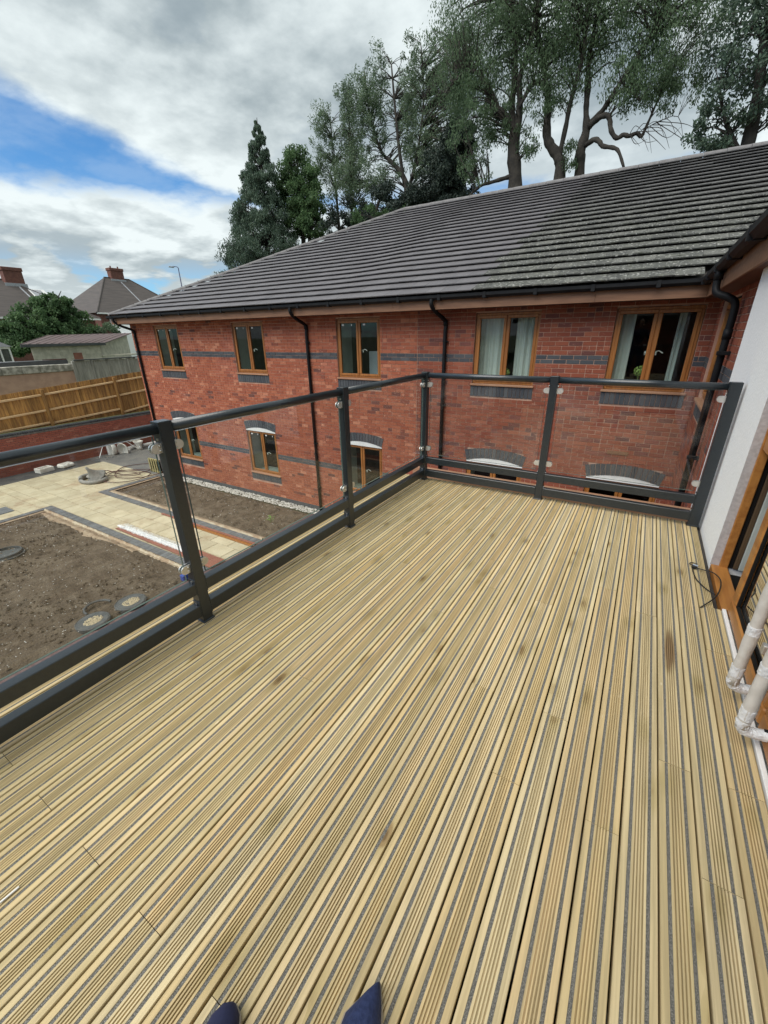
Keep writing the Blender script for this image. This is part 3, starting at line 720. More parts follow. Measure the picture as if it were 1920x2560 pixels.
# roof
RY, RZ = 14.68, 5.26
AX = EXL+.15+(RY-EY)      # apex x
ANG = math.atan((RZ-EZ)/(RY-EY)); SL = math.hypot(RY-EY, RZ-EZ); cA, sA = math.cos(ANG), math.sin(ANG)
def hump(x, s):
    t = min(max((x+6.6)/1.5, 0), 1); t = t*t*(3-2*t); return .055*t*math.sin(PI*min(s/SL, 1))
def RP(x, s, n=0.): return (x, EY+s*cA-n*sA, EZ+s*sA+n*cA+hump(x, s))
XLE = EXL+.15
mb = MB(); NX = 30
mb.add([RP(XLE, 0, -.06), RP(.45, 0, -.06), RP(.45+(RY-EY), SL, -.06), RP(AX, SL, -.06)], [(0, 1, 2, 3)])
mb.add([(XLE, EY, EZ-.04), (AX, RY, RZ-.04), (XLE, 21.56, EZ-.04)], [(0, 1, 2)])
mb.add([(XLE, 21.56, EZ-.04), (AX, RY, RZ-.04), (12, RY, RZ-.04), (12, 21.56, EZ-.04)], [(0, 1, 2, 3)])
roof = mb.build('roof', 'dark_membrane', bld)
mb = MB()      # plain courses of tiles on the hip end
NR = 24; gau = SL/NR; TW = .298
tiles = []
def tile_verts(x0, x1, s0, s1, lift, tk=.017, jit=0):
    s1e = s1+.05
    lo, hi = lift, .004
    return [RP(x0, s0, lo-tk), RP(x1, s0, lo-tk), RP(x1, s0, lo), RP(x0, s0, lo), RP(x0, s1e, hi-tk+.008), RP(x1, s1e, hi-tk+.008), RP(x1, s1e, hi), RP(x0, s1e, hi)]
TF = [(0, 1, 2, 3), (3, 2, 6, 7), (1, 5, 6, 2), (4, 0, 3, 7)]
for r in range(NR):
    s0 = r*gau-.02 if r == 0 else r*gau; s1 = (r+1)*gau
    xl = XLE+s0*cA; xr = .45+s0*cA
    x = -16+(TW/2 if r % 2 else 0)
    while x < xr:
        a, b = max(x+.0015, xl+.02), min(x+TW-.0015, xr)
        bound = -2.87+.115*(s0*cA)
        if b-a > .03:
            old = a+TW/2 > bound
            tiles.append((a, b, s0, s1, .052+random.uniform(-.002, .002)+(random.uniform(0, .007) if old else 0), 'roof_tile_old' if old else 'roof_tile_new'))
        x += TW
def tile_key(t):
    p = Vector(RP((t[0]+t[1])/2, t[2])); x, y = proj_px(p); vis = 0 < x < 1920 and 0 < y; 
    return (0 if vis else 1, (p-CAMV).length)
tiles.sort(key=tile_key)
for t in tiles[:300]:
    p0 = Vector(RP((t[0]+t[1])/2, t[2])); vs = [Vector(v)-p0 for v in tile_verts(*t[:5])]
    MBt = MB(); MBt.add(vs, TF); MBt.build('roof_tile', t[5], roof).location = p0
    roof.children[-1] if False else None
mo, mn = MB(), MB()
for t in tiles[300:]: (mo if t[5] == 'roof_tile_old' else mn).add(tile_verts(*t[:5]), TF)
mo.build('roof_tiles', 'roof_tile_old', roof, kind='stuff', label='lichen covered older tiles of the roof'); mn.build('roof_tiles', 'roof_tile_new', roof, kind='stuff', label='clean newer tiles of the roof')
def half_round(p0, p1, r, mat, name, parent, lift=.0, up=Vector((0, 0, 1))):
    p0, p1 = Vector(p0), Vector(p1); t = (p1-p0).normalized(); s = t.cross(up).normalized(); n = s.cross(t)
    vs = []; K = 8
    for p, rr in ((p0, r), (p1, r*.93)):
        for k in range(K+1):
            th = PI*k/K; vs.append(p+s*math.cos(th)*rr+n*(math.sin(th)*rr*.75+lift))
    fs = [(k, k+1, K+2+k, K+1+k) for k in range(K)]+[tuple(range(K+1))]
    m_ = MB().add(vs, fs); return m_.build(name, mat, parent, smooth=False)
x = AX
while x < 8: half_round((x+.005, RY, RZ-.02+hump(x, SL)), (x+.448, RY, RZ-.02+hump(x, SL)), .115, 'ridge_tile', 'ridge_tile', roof); x += .45
H0 = Vector((XLE, EY, EZ-.0)); H1 = Vector((AX, RY, RZ-.0)); L = (H1-H0).length; n = int(L/.42)
for i in range(n): half_round(H0+(H1-H0)*((i+.02)/n), H0+(H1-H0)*((i+1.0)/n), .105, 'ridge_tile', 'hip_tile', roof)
for i in range(n):
    p = H0+(H1-H0)*((i+.9)/n); MB().lathe([(.012, 0), (.012, .012), (0, .016)], (p.x, p.y, p.z+.078), 6).build('hip_clip', 'black_plastic', roof)

# ============================================================ RENDERED WING (right)
wing = thing('rendered_wing', 'white rendered wing with brown doors at the right of the deck', 'building', (.75, 3, G))
WX = .62
mb = MB(); mb.box(WX, .95, 3.18, 4.60, G, 1.862); mb.build('rendered_wall', 'white_render', wing)
mb = MB(); mb.box(WX, .95, -1.6, .55, G, 1.862); mb.build('rendered_wall', 'white_render', wing)
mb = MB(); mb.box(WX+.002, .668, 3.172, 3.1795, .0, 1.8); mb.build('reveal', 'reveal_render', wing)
mb = MB(); mb.box(WX, .95, .55, 3.18, G, -.06); mb.build('wall_below_door', 'white_render', wing)
MB().box(WX, .95, .55, 3.18, 1.8, 1.862).build('door_head', 'white_render', wing)
# brick return wall with its own window
RX = .75; RW = (6.40, 7.86)
mb = MB(); ys = [4.55, RW[0], RW[1], YW+.01]; zz = [G, .50, 1.785, 1.9]
for i in range(3):
    for j in range(3):
        if i == 1 and j == 1: continue
        mb.add([(RX+.006, ys[i], zz[j]), (RX+.006, ys[i], zz[j+1]), (RX+.006, ys[i+1], zz[j+1]), (RX+.006, ys[i+1], zz[j])], [(0, 1, 2, 3)])
for y in RW: mb.add([(RX, y, .5), (RX+.12, y, .5), (RX+.12, y, 1.785), (RX, y, 1.785)], [(0, 1, 2, 3)])
rwall = mb.build('return_wall', 'mortar_red', wing)
rb = []
for c in range(nc+1):
    z0 = Z0+c*COURSE; z1 = min(z0+.065, 1.885); blue = c in (53, 54, 16, 17)
    y = 4.5-(0 if c % 2 else .1125)
    while y < YW:
        a, b = max(y+.005, 4.6), min(y+.22, YW-.004); y += .225
        if b-a < .02: continue
        segs = [(a, b)]
        if z1 > .262 and z0 < 1.77:
            q = []
            for p0, p1 in segs:
                if p1 <= RW[0] or p0 >= RW[1]: q.append((p0, p1)); continue
                if p0 < RW[0]-.02: q.append((p0, RW[0]-.004))
                if p1 > RW[1]+.02: q.append((RW[1]+.004, p1))
            segs = q
        for p0, p1 in segs: rb.append((p0, p1, z0, z1, 2 if blue else 1))
rb.sort(key=lambda t: (0 if t[2] > -1.2 else 1, t[0]))
mbs = MB()
for i, (a, b, z0, z1, mi) in enumerate(rb):
    j = random.uniform(0, .004)
    if i < 260:
        w, h = round(b-a, 3), round(z1-z0, 3); key = ('r', w, h, mi)
        if key not in bm_cache: bm_cache[key] = MB().bbox(0, .02, -w/2, w/2, -h/2, h/2, .003).mesh('brick', ['brick_red_old', 'brick_red_old', 'brick_blue'][mi])
        link('brick', bm_cache[key], rwall, loc=(RX-j, (a+b)/2, (z0+z1)/2))
    else: mbs.box(RX-j, RX+.012, a, b, z0, z1, mi, skip=('r',))
mbs.build('bricks', ['brick_red_new', 'brick_red_old', 'brick_blue'], rwall, kind='stuff')
for i in range(20):
    w = (RW[1]-RW[0])/20; y = RW[0]+i*w; MB().bbox(RX-.008, RX+.012, y+.003, y+w-.003, .262, .462, .003).build('sill_brick', 'brick_blue', rwall)
def yframe(y0, y1, z0, z1, w, x0, x1, bv=.006):
    mb = MB(); mb.bbox(x0, x1, y0, y1, z0, z0+w, bv); mb.bbox(x0, x1, y0, y1, z1-w, z1, bv)
    mb.bbox(x0, x1, y0, y0+w, z0+w, z1-w, bv); mb.bbox(x0, x1, y1-w, y1, z0+w, z1-w, bv); return mb
mb = yframe(RW[0]+.006, RW[1]-.006, .506, 1.78, .055, RX+.045, RX+.115); ym = (RW[0]+RW[1])/2; mb.bbox(RX+.05, RX+.115, ym-.022, ym+.022, .56, 1.73, .004)
rwin = mb.build('window', 'golden_oak', wing)
for a, b in ((RW[0]+.045, ym-.006), (ym+.006, RW[1]-.045)):
    yframe(a, b, .545, 1.74, .055, RX+.031, RX+.08, .008).build('sash', 'golden_oak', rwin)
    MB().box(RX+.057, RX+.061, a+.05, b-.05, .59, 1.69).build('pane', 'window_glass', rwin)
MB().bbox(RX-.045, RX+.06, RW[0]-.025, RW[1]+.025, .462, .503, .006).build('sill', 'brown_sill', rwin)
mb = MB(); mb.add([(RX+.5, 5.9, 0), (RX+.5, 8.3, 0), (RX+.5, 8.3, 1.86), (RX+.5, 5.9, 1.86)], [(0, 1, 2, 3)]); mb.build('room', 'interior_dark', wing)
# fascia, soffit, gutter of the wing
for a, b in ((-1.6, 3.6), (3.6, 7.92)): MB().bbox(.53, .55, a+.001, b-.001, 1.855, 2.035, .002).build('fascia_board', 'brown_fascia', wing)
mb = MB(); mb.box(.55, .96, -1.6, 7.92, 1.863, 1.873); mb.build('soffit', 'soffit_brown', wing)
gutter_mb(1, .529, -1.6, 7.90, -1, 2.085).build('gutter', 'black_plastic', wing)
gb = MB()
for y in (7.75, 7.1, 6.2, 5.2, 4.2, 3.2): MB().bbox(.418, .535, y-.03, y+.03, 2.0, 2.10, .004).build('gutter_bracket', 'black_plastic', wing)

mb = MB(); mb.add([(.45, EY, EZ-.01), (.45, -1.8, EZ-.01), (8.0, -1.8, EZ+3.4), (.45+6.88, RY, RZ)], [(0, 1, 2, 3)]); mb.build('roof', 'roof_tile_old', wing)
# unseen brick block and roof added behind the camera to darken the window reflections
mb = MB(); mb.box(-5.2, .95, -6.5, -4.2, G, 1.9); mb.build('added_rear_wall', 'brick_garden', wing)
mb = MB(); mb.add([(-5.6, -3.8, 1.95), (1.2, -3.8, 1.95), (1.2, -8.2, 4.0), (-5.6, -8.2, 4.0), (-5.6, -3.8, 1.80), (1.2, -3.8, 1.80)], [(3, 2, 1, 0), (4, 5, 1, 0)]); mb.build('added_rear_roof', 'roof_tile_old', wing)
# big downpipe in the inner corner
mb = MB(); px, py = .685, 6.12
mb.tube(smooth_pts([(.475, 6.20, 2.02), (.475, 6.20, 1.88), (.50, 6.17, 1.80), (.60, 6.13, 1.755), (.67, py, 1.70), (px, py, 1.60), (px, py, 1.45)], 6)+[Vector((px, py, G))], .037, 12)
mb.tube([(.475, 6.20, 2.03), (.475, 6.20, 1.93)], .045, 12); mb.tube([(px, py, 1.44), (px, py, 1.34)], .043, 12)
dp = mb.build('downpipe', 'black_plastic', wing, smooth=True)
for z in (1.2, .02, -1.2): MB().bbox(px-.055, px+.08, py-.10, py-.035, z-.02, z+.02, .003).build('pipe_clip', 'black_plastic', dp)

# doors: side light and pair of glazed leaves, brown frames
mb = MB(); mb.bbox(.666, .712, 3.150, 3.171, -.05, 1.8, .004)       # far jamb
mb.bbox(.665, .745, .56, 3.055, 1.73, 1.8, .006)
mb.bbox(.672, .73, 2.56, 3.149, .79, .965, .010)                     # mid rail of the side light
door = thing('patio_doors', 'brown framed patio doors with side light opening on to the deck', 'door', (.7, 2, 0))
mb.build('door_frame', 'golden_oak_light', door)
MB().bbox(.713, .738, 3.165, 3.178, .0, 1.73, .002).build('gasket', 'dark_void', door); MB().bbox(.739, .765, 3.155, 3.176, .0, 1.73, .004).build('inner_bead', 'bead_brown', door)
MB().bbox(.766, .795, 3.150, 3.176, .0, 1.73, .004).build('inner_reveal', 'interior_paint', door)
MB().box(.700, .706, 2.575, 3.148, .96, 1.73).build('pane', 'door_glass', door)
mb = MB(); mb.bbox(WX+.004, .715, 2.605, 3.168, -.05, .004, .004); mb.build('threshold', 'golden_oak_light', door)
MB().box(.98, 1.0, .5, 3.2, -.1, 1.8).build('dark_interior_sheet', 'dark_void', door)  # black sheet stands in for the unlit interior behind the doors
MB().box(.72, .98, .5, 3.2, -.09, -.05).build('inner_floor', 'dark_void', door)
def leaf(y0, y1):
    o = yframe(y0, y1, .012, 1.72, .085, .643, .700, .010)
    l = o.build('door_leaf', 'golden_oak_light', door)
    yframe(y0+.083, y1-.083, .095, 1.637, .014, .650, .665, .003).build('glazing_bead', 'dark_void', l)
    MB().box(.668, .674, y0+.09, y1-.09, .10, 1.63).build('pane', 'door_glass', l); return l
la = leaf(1.735, 2.572); lb = leaf(.87, 1.725)
mb = MB(); mb.bbox(WX+.004, WX+.022, .5, 2.59, -.03, .012, .002); mb.build('white_trim', 'white_plastic', door)
# torn protective film hanging at the far side of the opening
def film(y, x, z0, z1, w, seed, name='protective_film', mat='clear_film', label='crumpled clear protective film torn along the door frame'):
    r = random.Random(seed); mb = MB(); n = 46; vs = []
    for i in range(n+1):
        z = z0+(z1-z0)*i/n; ww = w*(.55+.55*r.random()*(1 if i % 3 else .4))
        for k in range(5): vs.append((x+r.uniform(-.012, .012)+.01*k, y-ww*k/4, z+r.uniform(-.008, .008)))
    fs = [(i*5+k, i*5+k+1, (i+1)*5+k+1, (i+1)*5+k) for i in range(n) for k in range(4)]
    return mb.add(vs, fs).build(name, mat, None, label=label, cat='plastic film')
film(3.150, .800, .01, .80, .075, 4)
film(2.85, .74, .005, .22, .12, 9, label='loose flap of clear film lying on the brown threshold')
# wrapped pull handles
def wrapped_handle(y, seed, label):
    r = random.Random(seed); h = thing('pull_handle', label, 'door handle', (.56, y, .1), group='wrapped pull handles on the patio doors')
    def wob(pts, rad, seg=14, amp=.0016):
        mb = MB(); mb.tube(pts, rad, seg)
        mb.v = [(a+r.uniform(-amp, amp), b+r.uniform(-amp, amp), c+r.uniform(-amp, amp)) for a, b, c in mb.v]; return mb
    zs = [.095+i*.035 for i in range(41)]
    wob([(.56, y, z) for z in zs], [.0215+.0007*math.sin(z*31+y*9) for z in zs]).build('foam_sleeve', 'wrap_foam', h, smooth=True)
    for a, b in ((.135, .185), (.345, .385), (.66, .70), (1.0, 1.05), (1.3, 1.35)):
        zz = [a+(b-a)*i/5 for i in range(6)]; wob([(.56, y, z) for z in zz], [.0228+r.uniform(-.0005, .0008) for _ in zz], 18, .0009).build('tape_band', 'wrap_tape', h)
    # bottom elbow wrapped in film, going back to the door
    wob(smooth_pts([(.56, y, .125), (.56, y, .10), (.572, y+.004, .078), (.60, y+.012, .070), (.640, y+.018, .072)], 4), .0215, 12, .0016).build('wrapped_elbow', 'wrap_tape', h)
    wob(smooth_pts([(.56, y, 1.46), (.56, y, 1.50), (.575, y, 1.52), (.643, y, 1.52)], 4), .0235, 12, .0024).build('wrapped_elbow', 'wrap_tape', h)
    mb = MB(); mb.bbox(.628, .642, y+.012, y+.024, .062, .098, .002); mb.build('black_fixing', 'black_plastic', h)
wrapped_handle(1.845, 1, 'farther of the two pull handles wrapped in cream foam and white tape')
wrapped_handle(1.605, 2, 'nearer of the two pull handles wrapped in cream foam and white tape')
mb = MB(); mb.tube([(.655, 1.83, .30), (.60, 1.83, .30)], .009, 8); mb.bbox(.596, .612, 1.815, 1.845, .285, .325, .003)
mb.build('lock_cylinder', 'satin_steel', la)

# ============================================================ DECK
deck = thing('balcony_deck', 'balcony floor of grooved softwood boards with grey grip strips', 'deck', kind='structure')
PIT, GAP0 = .1022, .3154
def board_profile(w, seed):
    """cross-section of a grooved board with two grip strips; returns [(u, z, matindex of the segment that starts here)]"""
    t = []; h = 0.
    def P(f, z, mi): t.append((f*w, z, mi))
    P(0, -.003, 0); P(.015, 0, 0); P(.185, 0, 0); P(.19, -.002, 1); P(.285, -.0015, 0); P(.29, 0, 0)
    a = .29; n = 4; step = (.71-.29)/(n+1)
    for i in range(1, n+1):
        c = .29+step*i; P(c-.022, -.0004, 0); P(c-.012, -.0080, 0); P(c+.012, -.0080, 0); P(c+.022, -.0004, 0)
    P(.71, 0, 0); P(.715, -.0015, 1); P(.81, -.002, 0); P(.815, 0, 0); P(.985, 0, 0); P(1, -.003, 0)
    return t
def board(x0, x1, y0, y1, k, full=True):
    w = x1-x0; pr = board_profile(PIT-.0055, k); pr = [p for p in pr if p[0] <= w+1e-6]
    if pr[-1][0] < w-1e-4: pr.append((w, 0, 0))
    cx, cy = (x0+x1)/2, (y0+y1)/2; zc = -.0
    top = [(x0+p[0]-cx, p[1]) for p in pr]; n = len(top); hl = (y1-y0)/2
    vs = [(u, -hl, z) for u, z in top]+[(u, hl, z) for u, z in top]+[(top[0][0], -hl, -.028), (top[-1][0], -hl, -.028), (top[0][0], hl, -.028), (top[-1][0], hl, -.028)]
    fs = [(i, i+1, n+i+1, n+i) for i in range(n-1)]; mi = [p[2] for p in pr[:-1]]
    fs += [tuple(range(n-1, -1, -1))+(2*n, 2*n+1), tuple(range(n, 2*n))+(2*n+3, 2*n+2), (0, n, 2*n+2, 2*n), (n-1, 2*n+1, 2*n+3, 2*n-1), (2*n, 2*n+2, 2*n+3, 2*n+1)]
    mb = MB(); mb.v = vs; mb.f = fs; mb.m = mi+[0]*5
    o = mb.build('deck_board', ['deck_wood', 'grip_strip'], deck); o.location = (cx+random.uniform(-.0006, .0006), cy, zc+random.uniform(-.0012, .0012))
JY = [.155, 1.032, 1.39, 1.79, 2.17, 2.51]
fixed = {-3: [.155], -6: [.155], -9: [.155], -12: [.155], -15: [.155], -18: [.155], 1: [1.032], 4: [1.032], 3: [1.388], 6: [.2, 1.032], 7: [2.17], 5: [1.39], 8: [1.39, 2.17], 2: [2.34]}
for k in range(-15, 9):
    pass
for i in range(-24, 3):
    # board i lies between gap line i and i+1, gap0 counted from the one at x=.3154
    x0 = GAP0+i*PIT+.00275; x1 = x0+PIT-.0055
    cuts = {-24: [1.6], -23: [3.0, .7], -22: [2.1], -21: [.155], -20: [2.9], -19: [1.39], -18: [.155, 3.0], -17: [2.55], -16: [], -15: [.155, 2.17], -14: [1.03], -13: [2.9], -12: [.155, 3.2],
            -11: [1.79], -10: [2.51], -9: [.155, 2.17], -8: [3.05], -7: [1.39], -6: [2.17], -5: [1.032], -4: [1.39], -3: [2.51], -2: [1.032], -1: [2.34], 0: [1.388], 1: [1.032, 2.51], 2: [1.39, 2.17]}[i]
    ys = [-1.5]+sorted(cuts)+[3.895+random.uniform(-.004, .004)]
    for a, b in zip(ys[:-1], ys[1:]):
        if i == 2:
            x1 = .588 if b > 2.6 else .620
            if a < 2.59 < b:
                board(x0, .620, a+.0012, 2.59, i); board(x0, .588, 2.5912, b-.0012, i); continue
        board(x0, x1, a+.0009, b-.0009, i)
# sub-structure
mb = MB()
for y in np.arange(-1.3, 3.9, .38): mb.box(-2.1, .6, y-.022, y+.022, -.16, -.031)
mb.box(-2.10, .615, 3.80, 3.845, -.17, -.033)
mb.build('deck_joists', 'dark_membrane', deck)
mb = MB(); mb.box(-2.12, .615, -1.6, 4.19, -.20, -.165); mb.build('deck_underlay', 'dark_void', deck)
MB().box(.5925, .6185, 2.592, 3.9, -.10, -.03).build('edge_gap_strip', 'dark_membrane', deck)  # dark strip put in for the shade in the gap by the wall
MB().bbox(-2.16, .615, 4.20, 4.245, -.20, -.0, .004).build('edge_board', 'brown_sill', deck)
mb = MB(); mb.box(-2.1, .618, -1.6, 4.19, G, -.205); lowb = mb.build('lower_storey', 'brick_garden', None, label='lower storey under the deck', cat='building', kind='structure')

# ============================================================ BALUSTRADE
bal = thing('glass_balustrade', 'anthracite metal balustrade with clear glass panels around the deck', 'railing', (-1.845, 3.83, 0))
PX = -1.845; PYF = 3.838
def post(x, y, w=.0575, d=.06, notch=None):
    mb = MB(); mb.bbox(x-w/2, x+w/2, y-d/2, y+d/2, 0, 1.104, .0025)
    o = mb.build('post', 'anthracite', bal)
    MB().bbox(x-w/2-.006, x+w/2+.006, y-d/2-.006, y+d/2+.006, .0005, .010, .002).build('base_plate', 'anthracite', o)
    return o
YS = [-.30, 1.082, 2.470, 3.838]; XS = [-1.845, -.640, .562]
posts = {}
for y in YS[:-1]: post(PX, y)
post(XS[1], PYF, .06, .0575); post(XS[2], PYF, .072, .0575); post(PX, PYF, .062, .062)
def bolt(p, ax, parent, r=.006):
    mb = MB(); q = list(p); q2 = list(p); q2[ax] += .004*(1 if ax != 0 else 1)
    bpts = [Vector(p)-Vector([.004 if i == ax else 0 for i in range(3)]), Vector(p), Vector(p)+Vector([.003 if i == ax else 0 for i in range(3)])]
    mb.tube(bpts, [r, r, r*.5], 8); return mb.build('bolt', 'steel', parent, smooth=True)
def clamp(x, y, z, along, s):
    """D-shaped glass clamp fixed to a post; along: 'y' or 'x'; s=+-1 direction of the glass from the post"""
    L_, h, n = .050, .0225, 8
    pts = [(0, -h), (L_-h, -h)]+[(L_-h+h*math.sin(PI*k/n), -h*math.cos(PI*k/n)) for k in range(1, n)]+[(L_-h, h), (0, h)]
    mb = MB()
    for d0, d1 in ((.0065, .0135), (-.0135, -.0065)):
        if along == 'y': mb.prism([(y+s*u, z+v) for u, v in pts], 0, x+d0, x+d1)
        else: mb.prism([(x+s*u, z+v) for u, v in pts], 1, y+d0, y+d1)
    o = mb.build('glass_clamp', 'satin_steel', bal)
    for dz_ in (-.011, .011):
        if along == 'y': MB().lathe([(.0055, 0), (.0055, .003), (.003, .005), (0, .0055)], (0, 0, 0), 8).build('screw', 'steel', o, smooth=True).matrix_basis = Matrix.Translation((x+.0135, y+s*.010, z+dz_)) @ Matrix.Rotation(PI/2, 4, 'Y')
    return o
def flange(cx, cy, cz, along, s, w, h, bz):
    mb = MB(); t = .004
    if along == 'y': mb.bbox(cx-w/2, cx+w/2, min(cy, cy+s*t), max(cy, cy+s*t), cz-h/2, cz+h/2, .001)
    else: mb.bbox(min(cx, cx+s*t), max(cx, cx+s*t), cy-w/2, cy+w/2, cz-h/2, cz+h/2, .001)
    o = mb.build('rail_bracket', 'anthracite', bal)
    if along == 'y': MB().tube([(cx+.004, cy+s*.003, bz), (cx+.004, cy+s*.009, bz)], .0065, 8).build('bolt', 'steel', o)
    else: MB().tube([(cx+s*.003, cy-.004, bz), (cx+s*.009, cy-.004, bz)], .0065, 8).build('bolt', 'steel', o)
LOW, UPP = (.042, .115), (.185, .252)
def octa(r): return [(r*math.cos(PI/8+k*PI/4), r*math.sin(PI/8+k*PI/4)) for k in range(8)]
def bay_y(y0, y1):
    a, b = y0+.030, y1-.030
    mb = MB(); mb.tube([(PX, a, 1.072), (PX, b, 1.072)], .0245, 20); mb.build('handrail', 'anthracite', bal, smooth=True)
    for z0, z1 in (LOW, UPP): MB().bbox(PX-.026, PX+.026, a, b, z0, z1, .003).build('rail', 'anthracite', bal)
    g = MB(); g.box(PX-.005, PX+.005, a+.028, b-.028, .283, 1.044, 0); pane = g.build('glass_panel', 'rail_glass', bal)
    e = MB(); e.box(PX-.0052, PX+.0052, a+.028, b-.028, 1.0441, 1.0455); e.box(PX-.0052, PX+.0052, a+.028, b-.028, .2815, .2829, 1); e.box(PX-.0052, PX+.0052, a+.0266, a+.0279, .2829, 1.0441, 1); e.box(PX-.0052, PX+.0052, b-.0279, b-.0266, .2829, 1.0441, 1)
    e.build('glass_edge', ['glass_edge', 'glass_edge_unlit'], pane)
    for z in (.985, .345): clamp(PX, a, z, 'y', 1); clamp(PX, b, z, 'y', -1)
    for yy, s in ((a, 1), (b, -1)):
        flange(PX, yy, 1.058, 'y', s, .058, .09, 1.024)
        for z0, z1 in (LOW, UPP): flange(PX, yy, (z0+z1)/2+.008, 'y', s, .056, z1-z0+.026, z1+.009)
def bay_x(x0, x1, wa, wb):
    a, b = x0+wa, x1-wb
    mb = MB(); mb.tube([(a, PYF, 1.072), (b, PYF, 1.072)], .0245, 20); mb.build('handrail', 'anthracite', bal, smooth=True)
    for z0, z1 in (LOW, UPP): MB().bbox(a, b, PYF-.026, PYF+.026, z0, z1, .003).build('rail', 'anthracite', bal)
    g = MB(); g.box(a+.028, b-.028, PYF-.005, PYF+.005, .283, 1.044, 0); pane = g.build('glass_panel', 'rail_glass', bal)
    e = MB(); e.box(a+.028, b-.028, PYF-.0052, PYF+.0052, 1.0441, 1.0455, 1); e.box(a+.028, b-.028, PYF-.0052, PYF+.0052, .2815, .2829, 1); e.box(a+.0266, a+.0279, PYF-.0052, PYF+.0052, .2829, 1.0441, 1); e.box(b-.0279, b-.0266, PYF-.0052, PYF+.0052, .2829, 1.0441, 1)
    e.build('glass_edge', ['glass_edge', 'glass_edge_unlit'], pane)
    for z in (.985, .345): clamp(a, PYF, z, 'x', 1); clamp(b, PYF, z, 'x', -1)
    for xx, s in ((a, 1), (b, -1)):
        flange(xx, PYF, 1.058, 'x', s, .058, .09, 1.024)
        for z0, z1 in (LOW, UPP): flange(xx, PYF, (z0+z1)/2+.008, 'x', s, .056, z1-z0+.026, z1+.009)
bay_y(YS[0], YS[1]); bay_y(YS[1], YS[2]); bay_y(YS[2], YS[3])
bay_x(XS[0], XS[1], .031, .03); bay_x(XS[1], XS[2], .03, .036)

# cable with a clip left on the deck
cb = thing('loose_cable', 'thin black cable curled on the deck beside the brown threshold', 'cable', (.55, 3.0, 0))
mb = MB(); mb.tube(smooth_pts([(.518, 3.045, .012), (.575, 3.017, .018), (.620, 2.975, .03), (.640, 2.865, .035), (.606, 2.70, .022), (.523, 2.552, .006)], 8), .0035, 6); mb.build('cable', 'cable_black', cb, smooth=True)
mb = MB(); mb.tube(smooth_pts([(.512, 3.02, .012), (.514, 2.97, .01), (.527, 2.877, .008), (.571, 2.785, .006), (.608, 2.748, .006)], 8), .0035, 6); mb.build('cable', 'cable_black', cb, smooth=True)
mb = MB(); mb.tube(smooth_pts([(.547, 3.11, .008), (.515, 3.115, .008), (.500, 3.085, .012), (.512, 3.05, .02), (.53, 3.035, .02)], 6), .003, 6); mb.bbox(.508, .535, 3.03, 3.055, .004, .024, .004); mb.build('clip', 'cable_black', cb)
MB().tube([(.515, 3.05, .026), (.54, 3.035, .028)], .006, 8).build('metal_tip', 'steel', cb)
mb = MB(); mb.tube([(-1.262, -.035, .003), (-1.26, .008, .003)], .003, 6); mb.build('white_splinter', 'white_plastic', None, label='small white plastic sliver lying on the deck boards', cat='scrap')

# ============================================================ CURTAINS AND PLANTS BEHIND THE GLASS
def curtain(x0, x1, z0, z1, y, label, folds, seed):
    r = random.Random(seed); n = folds*8; mb = MB(); vs = []
    for j, z in enumerate((z1, (z0+z1)/2, z0)):
        for i in range(n+1):
            t = i/n; vs.append((x0+(x1-x0)*t, y+.028*math.sin(t*folds*2*PI+r.random()*.25)*(.6+.2*j)+.01*math.sin(t*17), z))
    fs = [(j*(n+1)+i, j*(n+1)+i+1, (j+1)*(n+1)+i+1, (j+1)*(n+1)+i) for j in range(2) for i in range(n)]
    mb.add(vs, fs); return mb.build('curtain', 'curtain_cloth', None, smooth=True, label=label, cat='curtain', group='curtains behind the upper windows')
curtain(-3.02, -2.42, .42, 1.80, 8.60, 'pale grey curtain filling the left pane of the curtained window', 5, 1)
curtain(-2.24, -1.74, .42, 1.80, 8.60, 'pale grey curtain filling the right pane of the curtained window', 5, 2)
curtain(-.66, -.30, .42, 1.80, 8.62, 'narrow pale curtain at the left of the dark window nearest the inner corner', 3, 3)
curtain(.30, .40, .42, 1.80, 8.75, 'narrow pale curtain at the right of the dark window nearest the inner corner', 2, 4)
def flowerpot(x, y, z, label, s=1.):
    t = thing('potted_plant', label, 'plant', (x, y, z), group='green flowers on the window ledges')
    MB().lathe([(.035*s, 0), (.05*s, .12*s), (.052*s, .125*s)], (x, y, z), 14).build('pot', 'white_ceramic', t, smooth=True)
    mb = MB(); mb.tube([(x, y, z+.1*s), (x+.01, y, z+.25*s)], .005, 6); r = random.Random(3)
    for i in range(160):
        d = Vector((r.gauss(0, 1), r.gauss(0, 1), r.gauss(0, 1))).normalized()*.085*s*r.uniform(.75, 1.05); c = Vector((x+.01, y, z+.27*s))+d
        a = d.orthogonal().normalized()*.018; b = d.cross(a).normalized()*.018; mb.add([c-a, c-b, c+a, c+b], [(0, 1, 2, 3)])
    mb.build('bloom', 'flower_green', t)
flowerpot(-.10, 8.64, .50, 'round green flower head in a pot behind the dark window nearest the corner', 1.1)
flowerpot(-2.36, 8.55, .50, 'green flower in a pot between the curtains of the curtained window', .8)
MB().bbox(-5.68, -5.22, 8.72, 8.75, .2, 1.08, .004).build('reflection_panel', 'reflection_grey', None, label='added blue grey panel standing in for a reflection in the right pane of the third upper window', cat='panel')  # made-up panel, imitates a grey reflection in the pane

